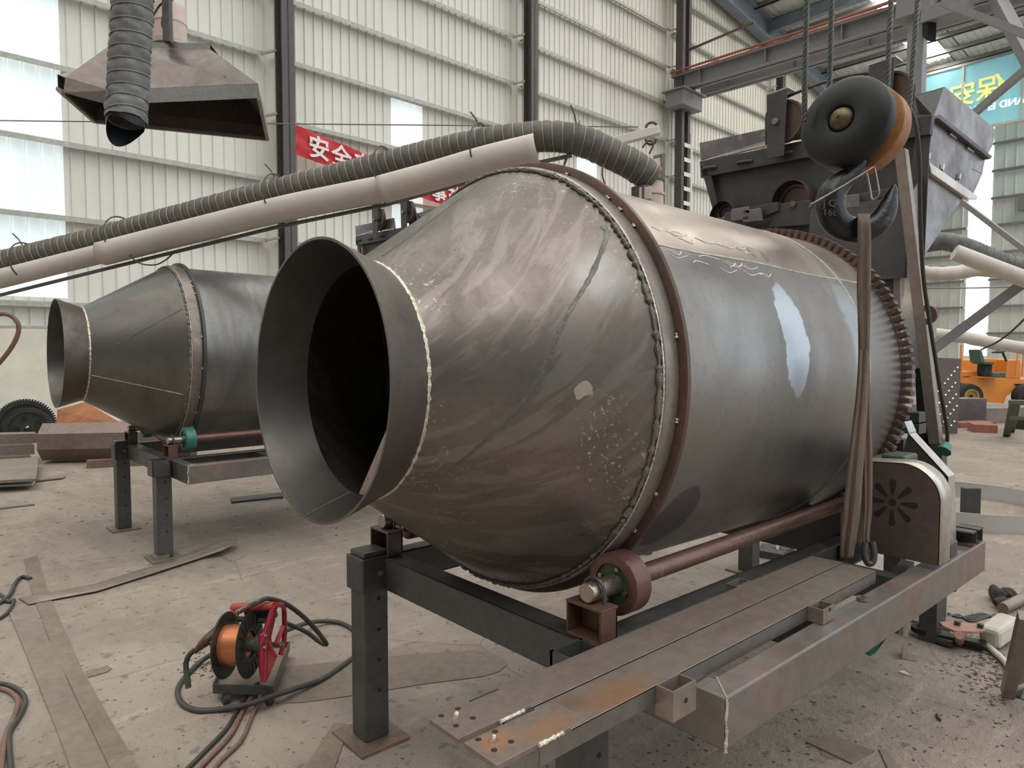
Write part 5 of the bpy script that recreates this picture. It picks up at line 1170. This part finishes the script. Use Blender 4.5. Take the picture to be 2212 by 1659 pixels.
# left clutter
def standing_gear(u, v, d, r, lab, holes=True):
    c = at(u, v, d); z = V((-.25, -1, 0)).normalized(); t = thing('gear_wheel', lab, 'gear wheel', (c.x, c.y, c.z-r))
    b = gear_ring(MB(), -.05, .05, r*.80, r*.93, r, 64 if r > .4 else 52, 0, 0); x = V((0, 0, 1)); y = z.cross(x); Mx = Matrix.Translation(c) @ Matrix((z, x, y)).transposed().to_4x4()
    b.xf(Mx); b.build('toothed_rim', M['gearblk'], t)
    b = MB().rev([(-.02, .05), (-.02, r*.85), (.02, r*.85), (.02, .05)], 48); b.xf(Mx); b.build('gear_web', M['gearblk'], t, True)
    b = MB().rev([(-.06, .055), (-.06, .12*r/.37), (.08, .12*r/.37), (.08, .055)], 32); b.xf(Mx); b.build('gear_boss', M['gearblk'], t, True)
    if holes:
        for k in range(5):
            a_ = radians(90+k*72); p = c+x*cos(a_)*r*.52+y*sin(a_)*r*.52+z*.024; MB().cyl(p, p-z*.03, r*.14, 16).build('lightening_hole', M['hole'], t)
    return t
standing_gear(56, 919, 12.2, .46, 'big black toothed wheel leaning on the whitewashed plinth, behind the smaller one', False)
standing_gear(62, 926, 11.7, .345, 'smaller black gear wheel with round holes in front of the big toothed wheel')
b = MB().plate([at(122, 945, 9.9), at(124, 885, 10.1), at(185, 868, 10.2), at(280, 925, 9.9), at(280, 945, 9.8)], .02, (0, 1, 0)); g = tag(b.build('rusted_sheet', M['rustheap']), 'orange rusted sheet leaning behind the faceted tube under the background drum', 'steel sheet')
t = thing('faceted_tube', 'long faceted rust-pink steel tube lying under the background drum', 'steel tube', atz(90, 1010, 0))
p0 = at(100, 966, 9.2); p0.z = .265; p1 = at(420, 950, 9.5); p1.z = .265; tt = (p1-p0).normalized(); b = MB(); n8 = 8
rg = [[b.b.verts.new(p+(V((0, 0, 1))*cos(2*pi*(k+.35)/n8)+tt.cross(V((0, 0, 1)))*sin(2*pi*(k+.35)/n8))*.26) for k in range(n8)] for p in (p0, p1)]
for k in range(n8): b.face([rg[0][k], rg[0][(k+1) % n8], rg[1][(k+1) % n8], rg[1][k]])
o = b.build('folded_shell', M['brownst'], t); q = o.modifiers.new('solid', 'SOLIDIFY'); q.thickness = .008
slab(187, 1012, 340, 1004, .10, .08, M['brownst'], 'box_beam', 'brown box beam on the floor behind the background frame leg', 'steel beam')
for k, lab in enumerate(('topmost of three pale channels stacked at the left edge before the gears', 'middle channel of the stack at the left edge', 'lowest channel of the stack at the left edge')):
    b = MB(); z = .35-.13*k; p = atz(-60, 1000, 0); q_ = atz(82, 996, 0); dd = V((-.05*k, -.12*k, z)); n_ = V((0, .25, 0))
    b.plate([p+dd, q_+dd, q_+dd+n_, p+dd+n_], .015, (0, 0, 1)); b.plate([p+dd, q_+dd, q_+dd+V((0, .012, 0)), p+dd+V((0, .012, 0))], -.11, (0, 0, 1)); tag(b.build('steel_channel', M['top']), lab, 'steel channel', 'channels stacked at the left edge')
flat([(-40, 1046), (78, 1040), (84, 992), (-40, 1000)], .03, M['strip'], 'steel_sheet', 'tan steel sheet lying in front of the stacked channels at the left edge', 'steel sheet', .10)
flat([(-40, 1054), (70, 1049), (76, 1040), (-40, 1044)], .02, M['pvc'], 'steel_sheet', 'pale curled sheet edge just below the tan sheet at the left edge', 'steel sheet', .04)
flat([(80, 1040), (135, 1034), (142, 1029), (82, 1034)], .012, M['strip'], 'steel_offcut', 'thin pointed offcut right of the tan sheet', 'steel offcut', .01)
b = MB(); b.tube(catmull([at(-30, 685, 9.0), at(10, 678, 9), at(35, 692, 9), at(40, 715, 9), at(28, 745, 9), (at(0, 782, 9)), at(-40, 820, 9)], 8), .028, 10); tag(b.build('looped_cable', M['rubber2'], None, True), 'brown cable looping out of the left edge before the whitewashed plinth', 'cable')
def cable(P, r, m, lab, z=None, name='floor_cable', n=8):
    pts = [(atz(u, v, (r if zz is None else zz))) for u, v, *zz_ in P for zz in [zz_[0] if zz_ else None]]
    b = MB().tube(catmull(pts, n), r, 10); return tag(b.build(name, m, None, True), lab, 'cable')
cable([(-40, 1476), (10, 1478), (42, 1492), (55, 1515), (44, 1545), (22, 1580), (20, 1610), (24, 1665), (26, 1710)], .010, M['rubber'], 'dark cable coiling out of the lower left corner, outermost of the bundle')
cable([(-40, 1484), (12, 1490), (38, 1512), (32, 1545), (12, 1590), (4, 1650), (0, 1700)], .010, M['rubber2'], 'pinkish hose inside the dark cable at the lower left corner')
cable([(-40, 1312), (0, 1302), (22, 1284), (34, 1258), (48, 1246), (66, 1250)], .012, M['rubber'], 'grey-green cable reaching the top of the dusty strip at the left edge')
cable([(-40, 1275), (0, 1284), (18, 1300), (30, 1296), (22, 1316), (6, 1332), (-20, 1345)], .010, M['rubber'], 'knotted cable at the left edge beside the bent strip end', name='knotted_cable')

# ------------------------------------------------------------------ welding wire feeder
FD = 2.98
t = thing('wire_feeder', 'red welding wire feeder with copper spool and torch standing on the floor', 'wire feeder', atz(540, 1500, 0))
axs = (RT*.995-FW*.06+UP*.06).normalized()
def sp(k, r0): return c0+axs*k
c0 = at(489, 1393, FD+.02); c3 = at(540, 1392, FD-.02)
disc(c0, axs, [(-.004, .02), (-.004, .134), (.0, .137), (.004, .134), (.004, .02)], M['spool'], 'spool_flange', t, 64)
sf = disc(c3, axs, [(-.003, .05), (-.003, .130), (.0, .135), (.003, .130), (.003, .055), (-.05, .05)], M['spool'], 'spool_flange', t, 64)
zz_, xx_ = axs, axs.orthogonal().normalized(); yy_ = zz_.cross(xx_)
for k in range(20):
    a_ = 2*pi*k/20; d = xx_*cos(a_)+yy_*sin(a_); MB().bar(c3+d*.066+axs*.004, c3+d*.126+axs*.004, .003, .004, tuple(axs)).build('flange_rib', M['spool'], sf)
disc(c0+(c3-c0)*.5, axs, [(-.054, .02), (-.054, .083), (.054, .083), (.054, .02)], M['copper'], 'wire_coil', t, 64)
disc(c3, axs, [(-.05, .02), (-.05, .03), (.03, .030), (.03, .036), (.055, .040), (.075, .044), (.075, .01)], M['greenhub'], 'spool_hub', t, 32)
# red side frame
def fp(u, v, d=FD-.03): return at(u, v, d)
def rplate(P, m, name, th=.012, d=FD-.03): return MB().plate([at(u, v, dd) for u, v, dd in P], th).build(name, m, t, bev=.003)
rplate([(562, 1372, 2.92), (571, 1366, 2.93), (590, 1310, 2.98), (599, 1303, 2.99), (597, 1330, 2.99), (585, 1385, 2.96), (598, 1422, 2.94), (590, 1440, 2.93), (576, 1474, 2.90), (567, 1474, 2.89), (562, 1430, 2.90)], M['red'], 'side_frame', .02)
MB().tube([at(592, 1312, 2.97), at(578, 1362, 2.95), at(574, 1400, 2.92), at(572, 1472, 2.89)], .007, 8).build('frame_ridge', M['red'], t, True)
MB().tube(catmull([at(598, 1306, 2.98), at(610, 1308, 3.05), at(614, 1325, 3.10), at(614, 1380, 3.10), at(606, 1415, 3.07)], 6), .011, 10).build('handle_side', M['red'], t, True)
MB().bar(at(612, 1352, 3.09), at(596, 1392, 2.99), .02, .012).build('frame_brace', M['red'], t, bev=.003)
MB().bar(at(578, 1385, 2.93), at(598, 1420, 2.93), .008, .010).build('frame_lever', M['red'], t, bev=.002)
MB().cyl(at(504, 1312, 3.12), at(594, 1309, 2.99), .018, 20).build('carry_handle', M['redh'], t, True)
MB().bar(at(506, 1310, 3.12), at(508, 1335, 3.10), .03, .03).build('handle_end', M['redh'], t, bev=.004)
MB().bar(at(535, 1325, 3.1), at(592, 1325, 3.04), .05, .05).build('drive_motor', M['spool'], t, bev=.01)
MB().cyl(at(516, 1337, 3.1), at(575, 1341, 3.03), .012, 12).build('cross_rod', M['greenhub'], t, True)
for (u, v) in ((573, 1372), (571, 1398)): MB().cyl(at(u, v, 2.915), at(u, v, 2.895), .006, 10).build('bolt', M['bright'], t)
b = MB(); 
for k in range(5): b.tube(catmull([at(600+k*2, 1392+k, 3.0), at(604, 1385+k*2, 3.0), at(611, 1388+k, 3.02), at(612-k, 1395, 3.02)], 4), .002, 5)
b.build('wire_guide_springs', M['bright'], t, True)
# tray on castors
def tp(u, v, z): return atz(u, v, z)
T0 = tp(461, 1494, .05); T1 = tp(590, 1498, .05); T2 = tp(625, 1400, .05); T3 = tp(500, 1402, .05)
for p, q, nm in ((T0, T1, 'tray_rail'), (T1, T2, 'tray_rail'), (T2, T3, 'tray_rail'), (T3, T0, 'tray_rail')): MB().bar(p+V((0, 0, .012)), q+V((0, 0, .012)), .006, .040).build(nm, M['frame'], t, bev=.001)
MB().plate([T0, T1, T2, T3], .004, (0, 0, 1)).build('tray_floor', M['strip2'], t)
for p in (T0.lerp(T1, .2), T0.lerp(T1, .93), T2.lerp(T3, .1), T2.lerp(T3, .9)):
    MB().cyl((p.x-.012, p.y, .022), (p.x+.012, p.y, .022), .022, 18).build('castor', M['rubber'], t, True); MB().box((p.x-.016, p.y-.012, .03), (p.x+.016, p.y+.012, .055)).build('castor_bracket', M['frame'], t)
# torch hanging at the left
tt_ = thing('welding_torch', 'maroon-handled welding torch with bent black neck hanging left of the spool', 'welding torch', at(404, 1485, 2.95))
MB().tube(catmull([at(478, 1348, 3.05), at(462, 1368, 3.03), at(448, 1382, 3.01), at(435, 1394, 3.0), at(420, 1408, 2.99)], 6), [.012+.010*sin(pi*min(1, i/24*1.1)) for i in range(25)], 14).build('grip', M['torch'], tt_, True)
MB().tube(catmull([at(420, 1404, 2.99), at(408, 1416, 2.98), at(402, 1432, 2.97), at(402, 1448, 2.96)], 6), .011, 12).build('neck', M['spool'], tt_, True)
MB().cyl(at(402, 1446, 2.96), at(407, 1486, 2.95), .012, 18).build('nozzle', M['greenhub'], tt_, True)
MB().bar(at(455, 1388, 3.0), at(460, 1395, 2.98), .015, .02).build('trigger', M['torch'], tt_, bev=.003)
HB = lambda u, v, d: at(u, v, d)
c = thing('torch_cable', 'black torch cable with spring end looping right from the red feeder', 'cable', at(700, 1390, 3.25))
b = MB(); sp0 = at(512, 1323, 3.0); sp1 = at(564, 1297, 3.0); tt = (sp1-sp0).normalized(); a_ = tt.orthogonal().normalized(); c_ = tt.cross(a_)
b.tube([sp0.lerp(sp1, i/260)+(a_*cos(i*.38)+c_*sin(i*.38))*.010 for i in range(261)], .0022, 6); b.build('spring_sleeve', M['bright'], c, True)
MB().tube(catmull([sp0, sp1, at(585, 1294, 3.02), at(620, 1306, 3.08), at(655, 1332, 3.15), at(684, 1362, 3.2), at(703, 1387, 3.22), at(703, 1392, 3.24), at(690, 1386, 3.26), at(660, 1364, 3.25), at(618, 1346, 3.2)], 8), .0105, 12).build('cable', M['rubber'], c, True)
c = cable([(618, 1362, .06), (660, 1347, .05), (700, 1342, .02), (740, 1347, .012), (775, 1372, .012), (782, 1405, .012), (757, 1425, .012), (700, 1465, .012), (640, 1487, .03), (590, 1503, .05), (540, 1520, .04), (480, 1532, .012), (425, 1534, .012), (392, 1518, .012), (384, 1490, .012), (398, 1465, .012), (430, 1432, .014), (462, 1410, .05)], .0115, M['rubber'], 'long dark cable encircling the red wire feeder on the floor')
for k, (P, m, lab) in enumerate((([(566, 1478, .07), (548, 1500, .03), (528, 1530, .01), (500, 1585, .01), (455, 1635, .01), (400, 1690, .01)], M['rubber2'], 'middle pinkish hose of the three running from the feeder to the bottom edge'),
                                ([(560, 1474, .07), (535, 1498, .03), (515, 1530, .01), (488, 1575, .01), (440, 1625, .01), (385, 1680, .01)], M['rubber'], 'left dark hose of the three running from the feeder to the bottom edge'),
                                ([(572, 1480, .07), (560, 1510, .03), (545, 1545, .01), (520, 1600, .01), (470, 1650, .01), (440, 1700, .01)], M['rubber2'], 'right brown hose of the three running from the feeder to the bottom edge'))): cable(P, .0085, m, lab)
flat_o = None
# ------------------------------------------------------------------ right-hand floor clutter
t = thing('angle_bracket', 'small brown angle bracket standing on the floor below the rail', 'bracket', atz(1955, 1425, 0))
MB().plate([atz(1947, 1424, 0), atz(1980, 1430, 0), atz(1978, 1416, 0), atz(1950, 1412, 0)], .003, (0, 0, 1)).build('foot', M['strip'], t); p = atz(1947, 1424, 0); q = atz(1950, 1412, 0); MB().plate([p, q, q+V((0, 0, .055)), p+V((0, 0, .06))], .003).build('upright', M['strip'], t)
flat([(1939, 1453), (1952, 1452), (1971, 1463), (1958, 1460)], .008, M['whiteb'], 'paper_scrap', 'small pale paper scrap on the floor below the angle bracket', 'scrap')
flat([(2021, 1545), (2027, 1549), (2033, 1560), (2026, 1557)], .012, M['debris'], 'slag_chip', 'single larger dark chip on the bare floor at lower right', 'scrap')
t = thing('work_glove', 'dark crumpled work glove on the floor at the right edge', 'glove', atz(2170, 1290, 0))
for k, (u0, v0, u1, v1) in enumerate(((2150, 1284, 2182, 1304), (2152, 1292, 2180, 1310), (2160, 1280, 2194, 1297), (2170, 1278, 2198, 1292), (2150, 1303, 2180, 1306))):
    a_ = atz(u0, v0, .03); d = atz(u1, v1, .02); MB().tube(catmull([a_, a_.lerp(d, .5)+V((0, 0, .02)), d], 6), [.026-.0011*i for i in range(13)], 12).build('finger', M['glove'], t, True)
b = MB(); b.tube(catmull([atz(2146, 1278, .04), atz(2158, 1288, .045), atz(2170, 1296, .035)], 6), [.045]*13, 14, sy=.6); b.build('palm', M['glove'], t, True)
MB().cyl(atz(2166, 1314, .035), atz(2245, 1275, .05), .030, 20).build('steel_pipe', M['strip'], None, True); tag(bpy.data.objects['steel_pipe'], 'short brown steel pipe beside the dark glove', 'pipe')
t = thing('plate_clamp', 'faded red plate clamp with black eye arm on the floor at right', 'lifting clamp', atz(2080, 1390, 0))
MB().plate([atz(u, v, .10) for u, v in ((2028, 1349), (2060, 1347), (2120, 1355), (2130, 1366), (2100, 1370), (2060, 1367), (2038, 1358))], .014, (0, 0, 1)).build('top_plate', M['pink'], t, bev=.003)
MB().cyl(atz(2072, 1388, .02), atz(2072, 1372, .10)+V((0, 0, .0)), .02, 14).build('spacer_post', M['pink'], t, True)
b = MB(); b.rev([(0, .035), (0, .065), (.025, .065), (.025, .035)], 30); b.xf(Matrix.Rotation(-pi/2, 4, 'Y')); b.xf(Matrix.Translation(atz(1998, 1364, .03))); b.build('eye', M['black'], t, True)
MB().bar(atz(2010, 1368, .03), atz(2130, 1395, .03), .08, .03).build('arm', M['black'], t, bev=.01); MB().bar(atz(2020, 1378, .02), atz(2060, 1392, .02), .06, .03).build('lower_arm', M['dark'], t, bev=.01)
for (u, v) in ((2068, 1350), (2118, 1356)): MB().box(atz(u, v, .114)-V((.012, .012, 0)), atz(u, v, .114)+V((.012, .012, .02))).build('stud', M['dark'], t)
b = MB().bar(atz(2135, 1378, .06), atz(2182, 1345, .10), .10, .10); tag(b.build('plaster_block', M['whiteb'], None, False, .02), 'dusty white broken block behind the red clamp', 'block')
b = MB().plate([atz(2150, 1385, 0), atz(2185, 1360, 0), atz(2200, 1372, .0), atz(2165, 1400, 0)], .05, (0, 0, 1)); tag(b.build('dark_wedge', M['dark']), 'dark steel wedge beside the white block', 'steel offcut')
cable([(2125, 1388), (2150, 1410), (2175, 1435), (2185, 1462)], .016, M['whiteb'], 'pale frayed strap trailing from the red clamp', name='frayed_strap')
for k in range(4): cable([(2048, 1325+k*3), (2070, 1334-k*2), (2095, 1330+k*4), (2125, 1326+k*3), (2150, 1337-k*3)], .006, M['rubber'], ('nearest', 'second', 'third', 'farthest')[k]+' strand of the thin wire tangle behind the red clamp', name='tangled_wire')
t = thing('angle_iron_frame', 'brown angle-iron frame corner leaning in from the right edge', 'steel frame', atz(2185, 1490, 0))
MB().bar(atz(2176, 1500, .02), at(2215, 1330, 2.75), .045, .045).build('angle_leg', M['top'], t); MB().plate([atz(2190, 1480, .03), atz(2260, 1455, .03), at(2260, 1390, 2.8), at(2218, 1395, 2.8)], .006).build('side_sheet', M['strip'], t)
MB().plate([atz(2173, 1502, 0), atz(2205, 1510, 0), atz(2212, 1490, 0), atz(2180, 1484, 0)], .01, (0, 0, 1)).build('foot_plate', M['dark'], t)
# slag, chips and rust flakes strewn on the floor
rnd = random.Random(11); b = MB()
def chip(p, s_, fl=.5):
    a_ = rnd.random()*6.28; pts = []
    n_ = rnd.randint(3, 5); el = 1+rnd.random()*1.3
    for k in range(n_):
        th_ = 2*pi*k/n_+rnd.random()*.5; x_, y_ = cos(th_)*s_*el, sin(th_)*s_; pts.append(p+V((x_*cos(a_)-y_*sin(a_), x_*sin(a_)+y_*cos(a_), 0)))
    b.plate(pts, s_*fl, (0, 0, 1))
for k in range(700):
    u = rnd.uniform(-20, 1300); v = 1120+540*rnd.random()**.8; chip(atz(u, v), rnd.choice((.0015, .002, .002, .004)), .3)
for k in range(520):
    u = rnd.uniform(1400, 2230); v = 1300+360*rnd.random()**.8; chip(atz(u, v), rnd.choice((.0015, .002, .003, .005)), .3)
for k in range(420):
    u = rnd.gauss(2140, 42); v = rnd.gauss(1450, 36)+(u-2140)*.35; chip(atz(u, v), rnd.choice((.002, .003, .005, .007)), .3)
for k in range(160):
    u = rnd.gauss(470, 35); v = rnd.gauss(1440, 14); chip(atz(u, v), rnd.choice((.003, .005)))
for k in range(400):
    u = rnd.uniform(-20, 2230); v = 900+260*rnd.random(); chip(atz(u, v), rnd.choice((.004, .006, .01)), .3)
tag(b.build('floor_debris', M['debris'], loc=(0, 0, 0)), 'dark slag chips and rust flakes strewn over the concrete floor', 'debris', kind='stuff')
